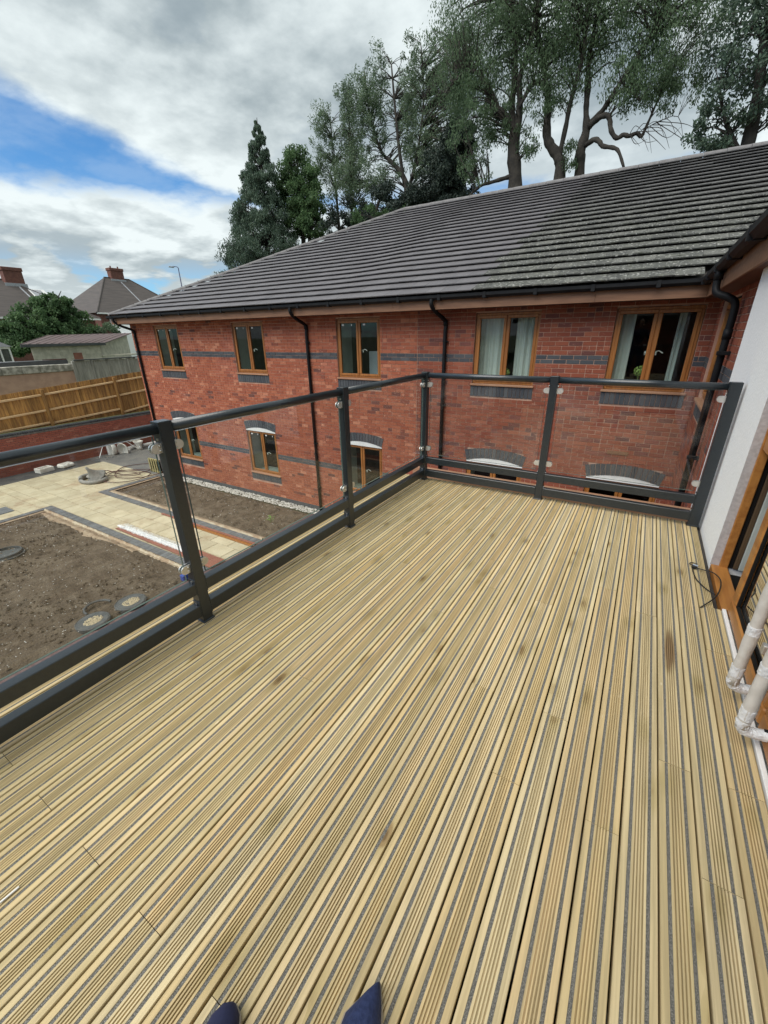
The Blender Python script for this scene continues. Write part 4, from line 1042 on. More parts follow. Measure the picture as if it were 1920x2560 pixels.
# ============================================================ YARD THINGS
# garden boundary wall
gw = thing('garden_wall', 'low red brick garden wall with a blue brick coping', 'wall', (-19.45, 5, G))
mb = MB(); mb.box(-19.62, -19.41, -6, 14, G, -1.80); gm = mb.build('wall_core', 'mortar_grey', gw)
mb = MB(); r = 0; z = G
while z < -1.86:
    y = -6-(.11 if r % 2 else 0)
    while y < 14: mb.box(-19.41, -19.395-random.uniform(0, .004)*0+random.uniform(0, .004), y+.005, y+.22, z+.005, z+.07, 0, skip=('l',)); y += .225
    z += .075; r += 1
mb.build('bricks', 'brick_garden', gm, kind='stuff')
cop = MB().bbox(-.13, .13, -.033, .033, -.04, .04, .006).mesh('coping_brick', 'brick_blue')
y = 3.0
while y < 13: link('coping_brick', cop, gw, loc=(-19.51, y, -1.735)); y += .075
mb = MB(); y = -6
while y < 3: mb.box(-19.64, -19.38, y, y+.066, -1.775, -1.695); y += .075
mb.build('coping_bricks', 'brick_blue', gw, kind='stuff')
mb = MB(); mb.box(-19.63, -19.385, -6, 13, -1.80, -1.778); mb.build('coping_bed', 'mortar_grey', gw)
# close boarded fence
fe = thing('timber_fence', 'new orange brown close boarded timber fence on top of the garden wall', 'fence', (-19.75, 5, -1.7))
def ftop(y): return -.40+(y-5.8)*.079 if y > 5.8 else -.40+(y-5.8)*.04
bcache = {}
y = -3.0
while y < 12.2:
    h = round(ftop(y)+1.72, 2)
    if h not in bcache:
        mbf = MB(); mbf.add([(0, 0, 0), (0, .128, 0), (.006, .128, 0), (.020, 0, 0), (0, 0, h), (0, .128, h), (.006, .128, h), (.020, 0, h)], [(0,1,2,3)[::-1], (4,5,6,7), (3,2,6,7), (0,3,7,4), (1,0,4,5), (2,1,5,6)])
        bcache[h] = mbf.mesh('fence_board', 'fence_wood')
    link('fence_board', bcache[h], fe, loc=(-19.80, y, -1.70)); y += .118
for dz_, dd in ((-.22, .0), (-.80, .0), (-1.24, .0)):
    for (a, b) in ((-3, 1.5), (1.51, 4.3), (4.31, 7.12), (7.24, 9.86), (9.99, 12.2)):
        mb = MB(); za, zb = ftop(a)+dz_, ftop(b)+dz_
        if dz_ < -1: za, zb = min(za, -1.6+max(0, a-5)*.0), -1.62+max(0, b-6)*.045
        za = max(za, -1.68)
        mb.add([(-19.78, a, za-.035), (-19.73, a, za-.035), (-19.73, a, za+.02), (-19.78, a, za+.035), (-19.78, b, zb-.035), (-19.73, b, zb-.035), (-19.73, b, zb+.02), (-19.78, b, zb+.035)], [(0,1,5,4), (1,2,6,5), (2,3,7,6), (3,0,4,7), (3,2,1,0), (4,5,6,7)])
        mb.build('fence_rail', 'fence_rail_wood', fe)
for y in (1.5, 4.3, 7.18, 9.93):
    MB().bbox(-19.79, -19.69, y-.05, y+.05, -1.72, ftop(y)-.03, .006).build('fence_post', 'fence_wood', fe)

# neighbours' grey fence, rendered wall and sheds
nf = thing('old_grey_fence', 'weathered grey vertical board fence beyond the timber fence', 'fence', (-24, 12, -1.7))
y = 10.45
while y < 16.5:
    MB().bbox(0, .02, 0, .138, 0, random.uniform(2.14, 2.20), .003).build('fence_board', 'grey_wood', nf).location = (-24.0, y, -1.72); y += .143
for y in (10.45, 11.2, 12.0, 13.0, 14.4): MB().bbox(-23.98, -23.93, y-.03, y+.03, -1.72, .50, .004).build('fence_post', 'grey_wood', nf)
MB().bbox(-24.02, -23.9, 10.4, 16.5, .465, .52, .004).build('top_rail', 'felt_black', nf)
pw = thing('rendered_outhouse', 'low pinkish outhouse wall with a lichen crusted stone top', 'outhouse', (-24.5, 8, -1.7))
mb = MB(); mb.box(-24.6, -24.0, -4, 10.40, -1.72, .02); mb.build('wall', 'pink_render', pw)
for i, y in enumerate(np.arange(-4, 10.3, .72)): MB().bbox(-24.65, -23.95, y, min(y+.715, 10.42), .02, .35+random.uniform(-.015, .015), .02).build('stone', 'lichen_stone', pw)
mb = MB(); mb.add([(-24.3, -4, .54), (-24.3, 10.3, .50), (-27.5, 10.3, .44), (-27.5, -4, .48)], [(0, 1, 2, 3)]); mb.box(-24.34, -24.28, -4, 10.3, .33, .53); mb.box(-27.5, -24.6, -4, 10.25, -1.7, .36); mb.build('flat_roof', 'felt_black', pw)
MB().bbox(-24.02, -23.9, 10.3, 10.42, -1.72, .46, .01).build('post', 'grey_wood', pw)
ga = thing('concrete_garage', 'pale concrete panel garage with a reddish brown sheet roof', 'garage', (-34, 15, -1.7))
def prism_xy(P, z0, z1, mb=None):
    mb = mb or MB(); n = len(P); z1 = z1 if hasattr(z1, '__len__') else [z1]*n
    mb.add([(x, y, z0) for x, y in P]+[(x, y, z) for (x, y), z in zip(P, z1)], [(i, (i+1) % n, n+(i+1) % n, n+i) for i in range(n)]+[tuple(range(n, 2*n))]); return mb
GP = [(-32, 11.8), (-32, 15.75), (-37.2, 20.6), (-37.2, 15.6)]
prism_xy(GP, -1.7, [1.08, 1.08, 1.66, 1.58]).build('wall', 'concrete', ga)
for j in range(9):
    for i in range(8):
        z = -.62+j*.185
        MB().bbox(-31.998, -31.97, 11.81+i*.49, 12.295+i*.49, z, z+.18, .004).build('panel', 'concrete', ga)
sd_ = Vector((-5.2, 4.85, 0)).normalized(); nn = Vector((sd_.y, -sd_.x, 0))
for j in range(8):
    for i in range(12):
        p = Vector((-32, 15.75, 0))+sd_*(i*.58+.02); z = -.5+j*.215; q = p+sd_*.565; o_ = nn*.02
        if nn.x < 0: o_ = -o_
        zt = min(z+.205, 1.04+.085*i)
        MB().add([(p+o_)[:2]+(z,) if False else (p.x+o_.x, p.y+o_.y, z), (q.x+o_.x, q.y+o_.y, z), (q.x+o_.x, q.y+o_.y, zt), (p.x+o_.x, p.y+o_.y, zt)], [(0, 1, 2, 3)]).build('panel', 'concrete', ga)
mb = MB(); mb.box(-31.99, -31.93, 14.0, 14.5, .10, .62); mb.build('boarded_window', 'brown_board', ga)
mb = MB(); mb.box(-31.99, -31.93, 12.2, 13.5, -.1, .30); mb.build('brick_infill', 'house_brick', ga)
mb = MB(); mb.bbox(-31.97, -31.85, 15.7, 18.9, .33, .42, .01); mb.build('ledge', 'concrete', ga)
RPg = [(-31.75, 11.3, 1.20), (-31.75, 16.0, 1.19), (-37.3, 21.1, 1.83), (-37.3, 15.1, 1.72)]
mb = MB(); mb.add(RPg+[(x, y, z-.05) for x, y, z in RPg], [(0, 1, 2, 3), (7, 6, 5, 4), (0, 4, 5, 1), (1, 5, 6, 2), (2, 6, 7, 3), (3, 7, 4, 0)])
gro = mb.build('roof', 'rust_sheet', ga)
for i in range(12):
    t0 = i/12; A_ = [Vector(RPg[0]).lerp(Vector(RPg[1]), t0), Vector(RPg[3]).lerp(Vector(RPg[2]), t0)]; MB().tube([p+Vector((0, 0, .01)) for p in A_], .025, 4).build('sheet_rib', 'rust_sheet', gro)
MB().bbox(-31.76, -31.70, 11.25, 16.02, 1.03, 1.19, .004).build('fascia_board', 'felt_black', ga)

# houses
def hip_house(name, label, x0, x1, y0, y1, zb, ze, zr, inset, chim, windows, pots=True, skylight=None):
    """front face looks +x at x=x1; ridge along y"""
    h = thing(name, label, 'house', ((x0+x1)/2, (y0+y1)/2, zb), group='houses beyond the gardens')
    mb = MB(); mb.box(x0, x1, y0, y1, zb, ze); mb.build('wall', 'house_brick', h)
    xm = (x0+x1)/2; e = .45; A = [(x1+e, y0-e, ze-.05), (x1+e, y1+e, ze-.05), (x0-e, y1+e, ze-.05), (x0-e, y0-e, ze-.05), (xm, y0+inset, zr), (xm, y1-inset, zr)]
    mb = MB(); mb.add(A, [(0, 1, 5, 4), (1, 2, 5), (2, 3, 4, 5), (3, 0, 4)]); rf = mb.build('roof', 'house_roof', h)
    MB().tube([A[0], A[4], A[5], A[1]], .10, 6).build('ridge_line', 'house_roof', rf)
    mb = MB(); mb.bbox(x1+.38, x1+.47, y0-.45, y1+.45, ze-.2, ze-.04, .01); mb.build('gutter', 'white_plastic', h)
    cx, cy, cw, cd, ct, cz = chim
    cm = MB(); cm.bbox(cx-cd/2, cx+cd/2, cy-cw/2, cy+cw/2, cz, ct-.35, .02); cm.bbox(cx-cd/2-.08, cx+cd/2+.08, cy-cw/2-.08, cy+cw/2+.08, ct-.35, ct, .03)
    co = cm.build('chimney', 'house_brick', h)
    for k in ((-.28, .28) if pots else ()): MB().lathe([(.11, 0), (.09, .24), (.11, .27)], (cx, cy+k*cw, ct), 8).build('chimney_pot', 'house_brick', co)
    MB().bbox(cx+cd/2, cx+cd/2+.05, cy-cw/2-.15, cy+cw/2+.15, cz+.05, cz+.6, .01).build('flashing', 'lead', rf)
    sl = (zr-ze)/(x1+e-xm)
    pa = Vector((cx+cd/2+.3, cy+.1, zr-(cx+cd/2+.3-xm)*sl+.07)); pb = Vector((x1+.4, cy+.3, ze+.02)); MB().tube([pa, pb], .07, 4).build('party_line', 'lead', rf)
    for (ya, yb, za, zb_) in windows:
        f = MB().bbox(x1-.01, x1+.06, ya, yb, za, zb_, .01).build('window', 'white_plastic', h); n = max(2, int((yb-ya)/.7))
        for i in range(n):
            w = (yb-ya)/n; MB().box(x1+.055, x1+.068, ya+i*w+.07, ya+(i+1)*w-.07, za+.08, zb_-.08).build('pane', 'dark_void', f)
    if skylight:
        sy, sz = skylight; X = lambda z: x1+e-(z-ze+.05)/sl
        for dy, w, mt, nm, up in ((-.1, 1.5, 'white_plastic', 'skylight', .05), (.05, 1.0, 'lead', 'skylight_pane', .08)):
            z0_, z1_ = sz+.1*(up > .06), sz+1.1-.1*(up > .06)
            MB().add([(X(z0_)+up*.4, sy+dy, z0_+up), (X(z0_)+up*.4, sy+dy+w, z0_+up), (X(z1_)+up*.4, sy+dy+w, z1_+up), (X(z1_)+up*.4, sy+dy, z1_+up)], [(0, 1, 2, 3)]).build(nm, mt, rf)
    return h
hip_house('brick_house', 'large brick semi with a skylight and chimney half hidden by a tree', -66, -55, 9.0, 27.3, -1.7, 3.55, 7.35, 5.2, (-60, 22.6, 1.7, .9, 8.5, 6.4),
          [(17.6, 18.9, .9, 3.0), (19.2, 20.6, 2.6, 3.3), (12, 14.5, .9, 3.0), (23.2, 25.2, 1.2, 3.0), (22.0, 25.5, -1.4, .6)], pots=False, skylight=(23.4, 5.35))
hb = hip_house('brick_house', 'brown roofed brick house with pots on its chimney beside the roof hip', -74, -62, 31.5, 45, -1.7, 4.55, 9.35, 5.0, (-68, 38.2, 1.8, .9, 10.6, 8.6),
          [(36, 38, 1.0, 3.2)])
mb = MB(); mb.box(-61.9, -60.2, 32.6, 37.2, -1.7, 1.9); mb.box(-61.99, -61.5, 32.6, 37.2, 1.9, 3.9); mb.build('white_bay', 'white_render', hb)
# conservatory roof and white frames by the first house
cs = thing('conservatory', 'white framed conservatory behind the black outhouse roof', 'conservatory', (-40, 11, -1.7))
mb = MB()
for i in range(9): mb.bbox(-40.05, -39.95, 9+i*.55, 9.09+i*.55, -1.7, .95, .01)
mb.bbox(-40.06, -39.94, 9, 13.5, .85, 1.02, .01); mb.bbox(-40.06, -39.94, 9, 13.5, -.1, .0, .01); mb.build('frame', 'white_plastic', cs)
MB().box(-40.02, -39.98, 9, 13.5, -1.7, .95).build('glass', 'window_glass', cs); mb = MB(); mb.box(-43, -40.1, 9, 13.4, -1.7, .9); mb.build('back_wall', 'interior_dark', cs)
mb = MB(); mb.add([(-39.8, 8.9, 1.0), (-39.8, 13.6, 1.0), (-43, 13.6, 1.55), (-43, 8.9, 1.55)], [(0, 1, 2, 3)]); mb.build('roof', 'felt_black', cs)
# street lamp
sl_ = thing('street_lamp', 'tall street lamp with a short arm rising beyond the roof hip', 'street lamp', (-70, 50, -1.7))
MB().tube([(-70, 50.2, -1.7), (-70, 50.05, 6), (-70, 50, 12.0)], [.14, .11, .07], 8).build('pole', 'lamp_post_paint', sl_)
MB().tube(smooth_pts([(-70, 50, 12.0), (-70, 49.8, 12.15), (-70, 49.0, 12.15)], 4), .055, 6).build('arm', 'lamp_post_paint', sl_)
MB().bbox(-70.15, -69.85, 48.3, 49.2, 11.95, 12.12, .04).build('lamp_head', 'lead', sl_)

# sanitary ware dumped along the wall
t = thing('toilet', 'dusty white toilet with its cistern against the garden wall', 'toilet', (-19.0, 9.85, G))
MB().lathe([(.13, 0), (.11, .10), (.12, .22), (.19, .34), (.20, .38), (.15, .38), (.10, .28)], (-18.95, 9.85, G), 18, sx=1.3, sy=.95).build('pan', 'white_ceramic', t, smooth=True)
MB().bbox(-19.3, -19.1, 9.60, 10.08, G+.36, G+.72, .03).build('cistern', 'white_ceramic', t)
MB().tube([(-18.78, 9.78, G+.12), (-18.70, 9.76, G+.12)], .05, 10).build('outlet', 'white_plastic', t)
def basin(x, y, z, label, tilt, rz, s=1.):
    t = thing('wash_basin', label, 'basin', (x, y, z), group='removed white basins by the garden wall')
    mb = MB(); n = 18
    prof = [(.05, -.02), (.16, .0), (.245, .10), (.25, .13), (.27, .135), (.275, .12), (.262, .08), (.18, -.03), (.06, -.05)]
    mb.lathe(prof, (0, 0, 0), n, sx=.78*s, sy=s)
    o = mb.build('bowl', 'white_ceramic', t, smooth=True); o.parent = t; o.matrix_parent_inverse = Matrix.Identity(4); o.rotation_euler = (tilt, 0, rz); return t
basin(-18.85, 9.15, G+.20, 'white basin standing on its edge in front of the toilet', PI*.55, .5, 1.1)
basin(-18.98, 8.85, G+.24, 'white pedestal piece leaning beside the upright basin', PI*.5, -.3, 1.)
def sink_box(x, y, label, rz, flip):
    t = thing('wash_basin', label, 'basin', (x, y, G+.01), group='removed white basins by the garden wall', rz=rz)
    mb = MB(); w, d, h = .50, .36, .17
    if flip: mb.bbox(-d/2, d/2, -w/2, w/2, 0, h, .055); mb.lathe([(.055, 0), (.05, .05), (.03, .055)], (.13, 0, h-.06), 10)
    else:
        mb.bbox(-d/2, d/2, -w/2, w/2, 0, .03, .012)
        for a in ((-d/2, -d/2+.05, -w/2, w/2), (d/2-.05, d/2, -w/2, w/2), (-d/2+.05, d/2-.05, -w/2, -w/2+.06), (-d/2+.05, d/2-.05, w/2-.06, w/2)): mb.bbox(*a, .03, h, .012)
    o = mb.build('bowl', 'white_ceramic', None); o.parent = t; return t
sink_box(-18.85, 6.12, 'open rectangular white basin on the dark strip by the wall', .15, False)
sink_box(-18.75, 6.80, 'upturned rounded white basin on the dark strip by the wall', .2, True)
MB().bbox(-19.2, -19.05, 8.60, 8.80, G+.0, G+.45, .02).build('bath_panel', 'white_plastic', None, label='narrow white panel leaning on the garden wall', cat='panel')
MB().tube([(-19.20, 9.50, G+.07), (-19.38, 9.95, G+.07)], .09, 12).build('pipe_bend', 'white_plastic', None, label='short fat white pipe piece lying beside the toilet', cat='pipe')
MB().tube([(-19.15, 10.15, G+.08), (-19.3, 11.9, G+.08)], .075, 12).build('drain_pipe', 'white_plastic', None, label='long white pipe lying along the foot of the garden wall', cat='pipe')
MB().tube([(-19.30, 9.28, -2.55), (-18.95, 9.80, G+.02)], .014, 6).build('white_rod', 'white_plastic', None, label='white rod leaning down towards the toilet', cat='rod')
MB().tube([(-19.35, 8.72, -2.50), (-19.0, 8.15, G+.01)], .016, 6).build('white_rod', 'white_plastic', None, label='white rod leaning left against the garden wall', cat='rod')
rubble('rubble', -19.2, -18.5, 7.7, 8.6, 60, .01, .05, 'charcoal_block', 'small heap of dark rubble by the rods', G, 'rubble')

# hopper with ribbed hose lying on the paving
hp = thing('hose_hopper', 'dusty grey cone on a coil of fat ribbed hose lying on the paving', 'hose', (-15.95, 6.45, G))
ring = []
for i in range(61):
    a = i/60*2*PI*1.35+2.2; rr = .52-.02*i/60; ring.append((-15.98+rr*math.cos(a)*.95, 6.47+rr*math.sin(a)*.62*1.1, G+.075+(.06 if i > 44 else 0)))
MB().tube(ring, [.062+(.006 if i % 2 else 0) for i in range(61)], 10).build('coil', 'grey_hose', hp)
cone = MB(); cone.lathe([(.34, 0), (.30, .03), (.15, .20), (.06, .36), (.035, .50)], (0, 0, 0), 18); co = cone.build('cone', 'grey_hose', hp, smooth=True)
co.parent = hp; co.matrix_parent_inverse = Matrix.Identity(4); co.location = (.02, .12, .13); co.rotation_euler = (.55, .1, 0)
MB().bbox(-16.12, -15.86, 6.30, 6.46, G+.12, G+.24, .05).build('motor', 'grey_hose', hp)
hose_pts = [(-16.3, 6.15, .02), (-16.9, 6.9, .02), (-16.75, 7.30, .02), (-16.2, 7.3, .03), (-15.5, 7.35, .04), (-15.2, 8.0, .05), (-15.7, 8.75, .05), (-16.3, 8.5, .03), (-16.6, 7.9, .03), (-16.1, 7.3, .04), (-15.4, 7.0, .05),
            (-14.75, 7.35, .04), (-14.55, 8.0, .04), (-14.8, 8.4, .04), (-15.4, 8.1, .05), (-16.0, 7.6, .06), (-16.3, 7.15, .06), (-15.9, 6.95, .06), (-15.2, 7.25, .07), (-15.0, 7.6, .07), (-15.6, 7.55, .07), (-16.2, 7.2, .08),
            (-16.0, 6.75, .06), (-15.3, 6.55, .04), (-14.75, 6.9, .03), (-14.60, 7.4, .03), (-14.9, 7.9, .03), (-15.6, 7.8, .05), (-16.1, 7.45, .08), (-16.0, 7.0, .08)]
MB().tube(smooth_pts([(x, y, G+.02+z) for x, y, z in hose_pts], 8), .014, 6).build('water_hose', 'hose_red', None, smooth=True, label='thin dark red hose coiled loosely on the yellow paving', cat='hose')
pl = thing('pallet', 'small yellowish wooden frame leaning on the corner of the building', 'pallet', (-14.9, 8.2, G))
mb = MB(); 
for i in range(5): mb.bbox(-15.25+i*.145, -15.19+i*.145, 8.12, 8.15, G+.01, G+.52, .004)
mb.bbox(-15.27, -14.6, 8.15, 8.18, G+.44, G+.52, .004); mb.bbox(-15.27, -14.6, 8.15, 8.18, G+.01, G+.08, .004); mb.build('slats', 'pallet_wood', pl)
MB().bbox(-15.25, -14.6, 8.18, 8.20, G+.01, G+.50, .003).build('backing', 'dark_void', pl)
gr = MB(); gr.bbox(-15.72, -15.1, 3.45, 3.86, G+.012, G+.028, .004)
gr.build('drain_cover', 'charcoal_block', None, label='square grey drain cover set in the paving', cat='drain cover')

def manhole(x, y, label, tilt, full):
    t = thing('manhole_cover', label, 'manhole cover', (x, y, G), group='round black inspection covers in the soil')
    if full:
        MB().lathe([(.27, -.03), (.27, .05), (.255, .062), (.25, .055)], (x, y, G), 28).build('rim', 'manhole_black', t)
        MB().lathe([(.25, .050), (.24, .062), (.0, .064)], (x, y, G), 28).build('lid', 'manhole_black', t)
        mb = MB(); r = random.Random(int(x*100))
        for i in range(260):
            a = r.uniform(0, 6.3); q = r.random()**.6*.15; px, py = x+q*math.cos(a)*.8+.02, y+q*math.sin(a); s = r.uniform(.008, .016)
            mb.add([(px-s, py, G+.064), (px, py-s, G+.064), (px+s, py, G+.064), (px, py+s, G+.064), (px, py, G+.064+s)], [(0,1,4), (1,2,4), (2,3,4), (3,0,4)])
        mb.build('gravel', 'manhole_gravel', t, kind='stuff')
    else:
        MB().lathe([(.30, -.05), (.32, .0), (.31, .08), (.30, .09), (.285, .09), (.28, .0), (.27, -.12)], (x, y, G), 30).build('ring', 'manhole_black', t)
        MB().lathe([(.34, -.03), (.35, .02), (.335, .03)], (x, y, G), 30).build('outer_ring', 'manhole_black', t)
        MB().lathe([(.0, -.06), (.28, -.06)], (x, y, G), 24).build('pit', 'dark_void', t)
manhole(-7.52, 2.36, 'black round cover with yellow gravel on it, nearer the left edge of the picture', 0, True)
manhole(-7.50, 3.02, 'black round cover with a little gravel, the one closer to the near post', 0, True)
manhole(-12.0, 2.62, 'open black ribbed chamber ring standing in the middle of the soil', 0, False)
MB().tube([(-7.85+.25*math.cos(a), 2.62+.22*math.sin(a), G+.05) for a in np.linspace(1.6, 4.9, 16)], .022, 6).build('pipe_offcut', 'manhole_black', None, label='curved grey pipe offcut beside the gravel covered lid', cat='pipe')

# boards and wrapped trims along the path
bs = dict(group='brown boards lying on the path')
MB().add([(-11.15, 4.66, G+.03), (-7.25, 4.60, G+.03), (-7.25, 4.86, G+.03), (-11.1, 4.78, G+.03), (-11.15, 4.66, G+.045), (-7.25, 4.60, G+.045), (-7.25, 4.86, G+.045), (-11.1, 4.78, G+.045)], [(4,5,6,7), (0,1,5,4), (1,2,6,5), (2,3,7,6), (3,0,4,7)]).build('brown_board', 'brown_board', None, label='long reddish brown board under the wrapped white trims', cat='board', **bs)
MB().bbox(-8.5, -7.25, 4.82, 4.98, G+.045, G+.06, .003).build('brown_board', 'brown_board', None, label='short reddish brown board sticking out near the metal post', cat='board', **bs)
MB().bbox(-11.0, -7.25, 5.84, 5.90, G+.02, G+.05, .003).build('brown_board', 'brown_board', None, label='thin brown board along the block edging of the narrow bed', cat='board', **bs)
MB().bbox(-9.6, -7.25, 5.74, 5.82, G+.02, G+.045, .003).build('brown_board', 'golden_oak', None, label='orange brown trim lying next to the thin brown board', cat='board', **bs)
wt = thing('wrapped_trims', 'bundle of long white trims in crinkled clear wrap lying on the path', 'trims', (-9.7, 4.78, G+.05))
MB().bbox(-11.2, -8.2, 4.74, 4.80, G+.05, G+.085, .004).build('white_trim', 'white_plastic', wt)
MB().bbox(-11.0, -8.2, 4.82, 4.87, G+.05, G+.075, .004).build('white_trim', 'white_plastic', wt)
mb = MB(); vs = []; n = 70; r = random.Random(5)
for i in range(n+1):
    x = -11.05+2.95*i/n
    for k in range(7): vs.append((x+r.uniform(-.02, .02), 4.70+.25*k/6+r.uniform(-.012, .012), G+.06+.05*math.sin(PI*k/6)+r.uniform(0, .03)))
mb.add(vs, [(i*7+k, (i+1)*7+k, (i+1)*7+k+1, i*7+k+1) for i in range(n) for k in range(6)]); mb.build('wrap', 'cling_film', wt)
MB().bbox(-7.42, -7.30, 4.0, 4.12, G+.0, G+.13, .01).build('blue_tub', 'blue_plastic', None, label='small blue plastic tub at the edge of the soil', cat='tub')
yp = thing('seedling', 'small bright green seedling in the narrow soil bed', 'plant', (-7.87, 7.0, G))
mb = MB(); r = random.Random(2)
for i in range(14):
    a = r.uniform(0, 6.3); q = r.uniform(.03, .12); c = Vector((-7.87+q*math.cos(a), 7.0+q*math.sin(a), G+.05+r.uniform(.03, .16))); s = .045
    d = Vector((math.cos(a), math.sin(a), .3))*s; e = Vector((-math.sin(a), math.cos(a), 0))*s*.5; mb.add([c-d, c-e, c+d, c+e], [(0, 1, 2, 3)])
mb.build('leaves', 'plant_leaf', yp); MB().tube([(-7.87, 7.0, G), (-7.87, 7.0, G+.15)], .006, 5).build('stem', 'plant_leaf', yp)

# ============================================================ TREES
def leaf_mesh(name, C, A, B, mat, parent, label=None):
    """quads: centre C, half axes A (length) and B (width), numpy arrays n x 3; slightly folded diamonds"""
    n = len(C); V = np.empty((n, 4, 3)); V[:, 0] = C-A; V[:, 1] = C-B; V[:, 2] = C+A; V[:, 3] = C+B
    me = bpy.data.meshes.new(name); me.vertices.add(n*4); me.vertices.foreach_set('co', V.reshape(-1).astype('f4'))
    me.loops.add(n*4); me.loops.foreach_set('vertex_index', np.arange(n*4, dtype='i4')); me.polygons.add(n)
    me.polygons.foreach_set('loop_start', np.arange(n, dtype='i4')*4); me.polygons.foreach_set('loop_total', np.full(n, 4, 'i4'))
    me.materials.append(MAT[mat]); me.update(calc_edges=True); return link(name, me, parent, label=label)
def grow(name, label, limbs, clusters, per, lsize, lwid, mat, group, droop=.3, crad=.45, twig=.018, cat='tree', base=None, flat=.8, seed=1, tscale=.86):
    r = np.random.default_rng(seed); b0 = limbs[0][0]; t = thing(name, label, cat, (b0[0], b0[1], b0[2]), group)
    tr = MB(); pool = []
    for li, l in enumerate(limbs):
        pts = smooth_pts([p[:3] for p in l], 4); rad = np.interp(np.linspace(0, len(l)-1, len(pts)), range(len(l)), [p[3] for p in l])
        rad = rad*tscale*(1+.10*np.sin(np.arange(len(rad))*1.9+li)); tr.tube(pts, list(rad), 10 if li == 0 else 7)
        for p, q in zip(pts, rad): pool.append((p.x, p.y, p.z, q))
    pool = np.array(pool); C = np.array(clusters)
    lo = pool[pool[:, 2] > pool[:, 2].min()+.25*(C[:, 2].max()-pool[:, 2].min())] if len(pool) > 5 else pool
    for c in C:
        d = np.linalg.norm(lo[:, :3]-c[:3], axis=1)+np.maximum(lo[:, 2]-c[2]+.4, 0)*1.2
        i = int(np.argmin(d)); p = lo[i, :3]
        if d[i] < .25: continue
        mid = (p+c[:3])/2+r.normal(0, .12, 3)*d[i]*.5+np.array([0, 0, .14*d[i]])
        tr.tube(smooth_pts([p, mid, c[:3]], 3), list(np.linspace(min(lo[i, 3]*.6, twig*(1+d[i]*.7)), twig*.35, 7)), 4, caps=False)
    tr.build('trunk', 'bark', t, smooth=True)
    n = len(C)*per; ci = np.repeat(np.arange(len(C)), per); rr = (C[ci, 3] if C.shape[1] > 3 else crad)
    dirs = r.normal(0, 1, (n, 3)); dirs /= np.linalg.norm(dirs, axis=1)[:, None]; q = r.random(n)**.45
    P = C[ci, :3]+dirs*(rr*q)[:, None]*np.array([1, 1, flat]); P[:, 2] -= droop*rr*r.random(n)
    a = r.normal(0, 1, (n, 3)); a[:, 2] -= droop*3; a /= np.linalg.norm(a, axis=1)[:, None]
    b = np.cross(a, r.normal(0, 1, (n, 3))); b /= np.linalg.norm(b, axis=1)[:, None]
    s = lsize*r.uniform(.6, 1.25, n)
    leaf_mesh('crown', P, a*s[:, None], b*(s*lwid)[:, None], mat, t)
    return t
def ell(n, c, rad, r, shell=.35, cr=(.35, .6)):
    out = []
    for i in range(n):
        d = r.normal(0, 1, 3); d /= np.linalg.norm(d); q = r.uniform(shell, 1)**.5; p = np.array(c)+d*np.array(rad)*q
        out.append((*p, r.uniform(*cr)))
    return out
BZ = -1.9
r1 = np.random.default_rng(11)
# --- big multi-stemmed tree, left stem
Y1 = 24.5
L1 = [[(-6.95, Y1, BZ, .55), (-7.1, Y1, 4, .45), (-7.2, Y1, 7.93, .38), (-7.43, Y1, 9.23, .33), (-7.55, Y1+.1, 10.14, .22), (-7.78, Y1+.2, 11.18, .18), (-7.74, Y1+.3, 12, .15), (-7.84, Y1+.2, 13.3, .12), (-8.1, Y1, 14.7, .11), (-8.3, Y1, 17.2, .04)],
      [(-7.35, Y1, 9.0, .22), (-7.25, Y1-.2, 10.79, .17), (-7.31, Y1-.4, 11.76, .13), (-7.0, Y1-.5, 12.6, .13), (-6.6, Y1-.6, 14.5, .09), (-6.5, Y1, 16.8, .03)],
      [(-7.7, Y1, 10.2, .19), (-7.9, Y1-.1, 10.69, .17), (-8.27, Y1-.3, 11.0, .15), (-8.62, Y1-.5, 11.64, .13), (-8.99, Y1-.6, 12.07, .11), (-9.3, Y1-.7, 12.35, .09), (-9.9, Y1-.8, 12.4, .05), (-10.6, Y1-1, 11.8, .03)],
      [(-7.3, Y1, 8.4, .14), (-7.67, Y1-.2, 8.30, .11), (-8.2, Y1-.5, 8.16, .09), (-8.7, Y1-.8, 8.0, .07), (-9.2, Y1-1, 7.6, .05)]]
cl = ell(190, (-9.4, 24.4, 13.6), (2.2, 2.4, 3.0), r1, shell=.1)+ell(150, (-7.2, 24.6, 14.6), (2.3, 2.4, 2.8), r1, shell=.1)+ell(70, (-8.9, 23.9, 10.6), (1.6, 1.5, 1.7), r1, cr=(.2, .4), shell=.1)+ell(14, (-6.6, 24, 9.9), (.7, .8, 1.2), r1, cr=(.2, .32))+ell(12, (-8.9, 23.5, 8.6), (.8, .8, .6), r1, cr=(.18, .3))
cl += ell(60, (-11.2, 25.2, 14.2), (1.6, 1.5, 2.2), r1, shell=.1)
GT = 'trees behind the brick building'
grow('ash_tree', 'tall tree with a thick split trunk, left of the two gnarled stems above the ridge', L1, cl, 82, .060, .36, 'leaf_ash', GT, droop=.8, seed=2)
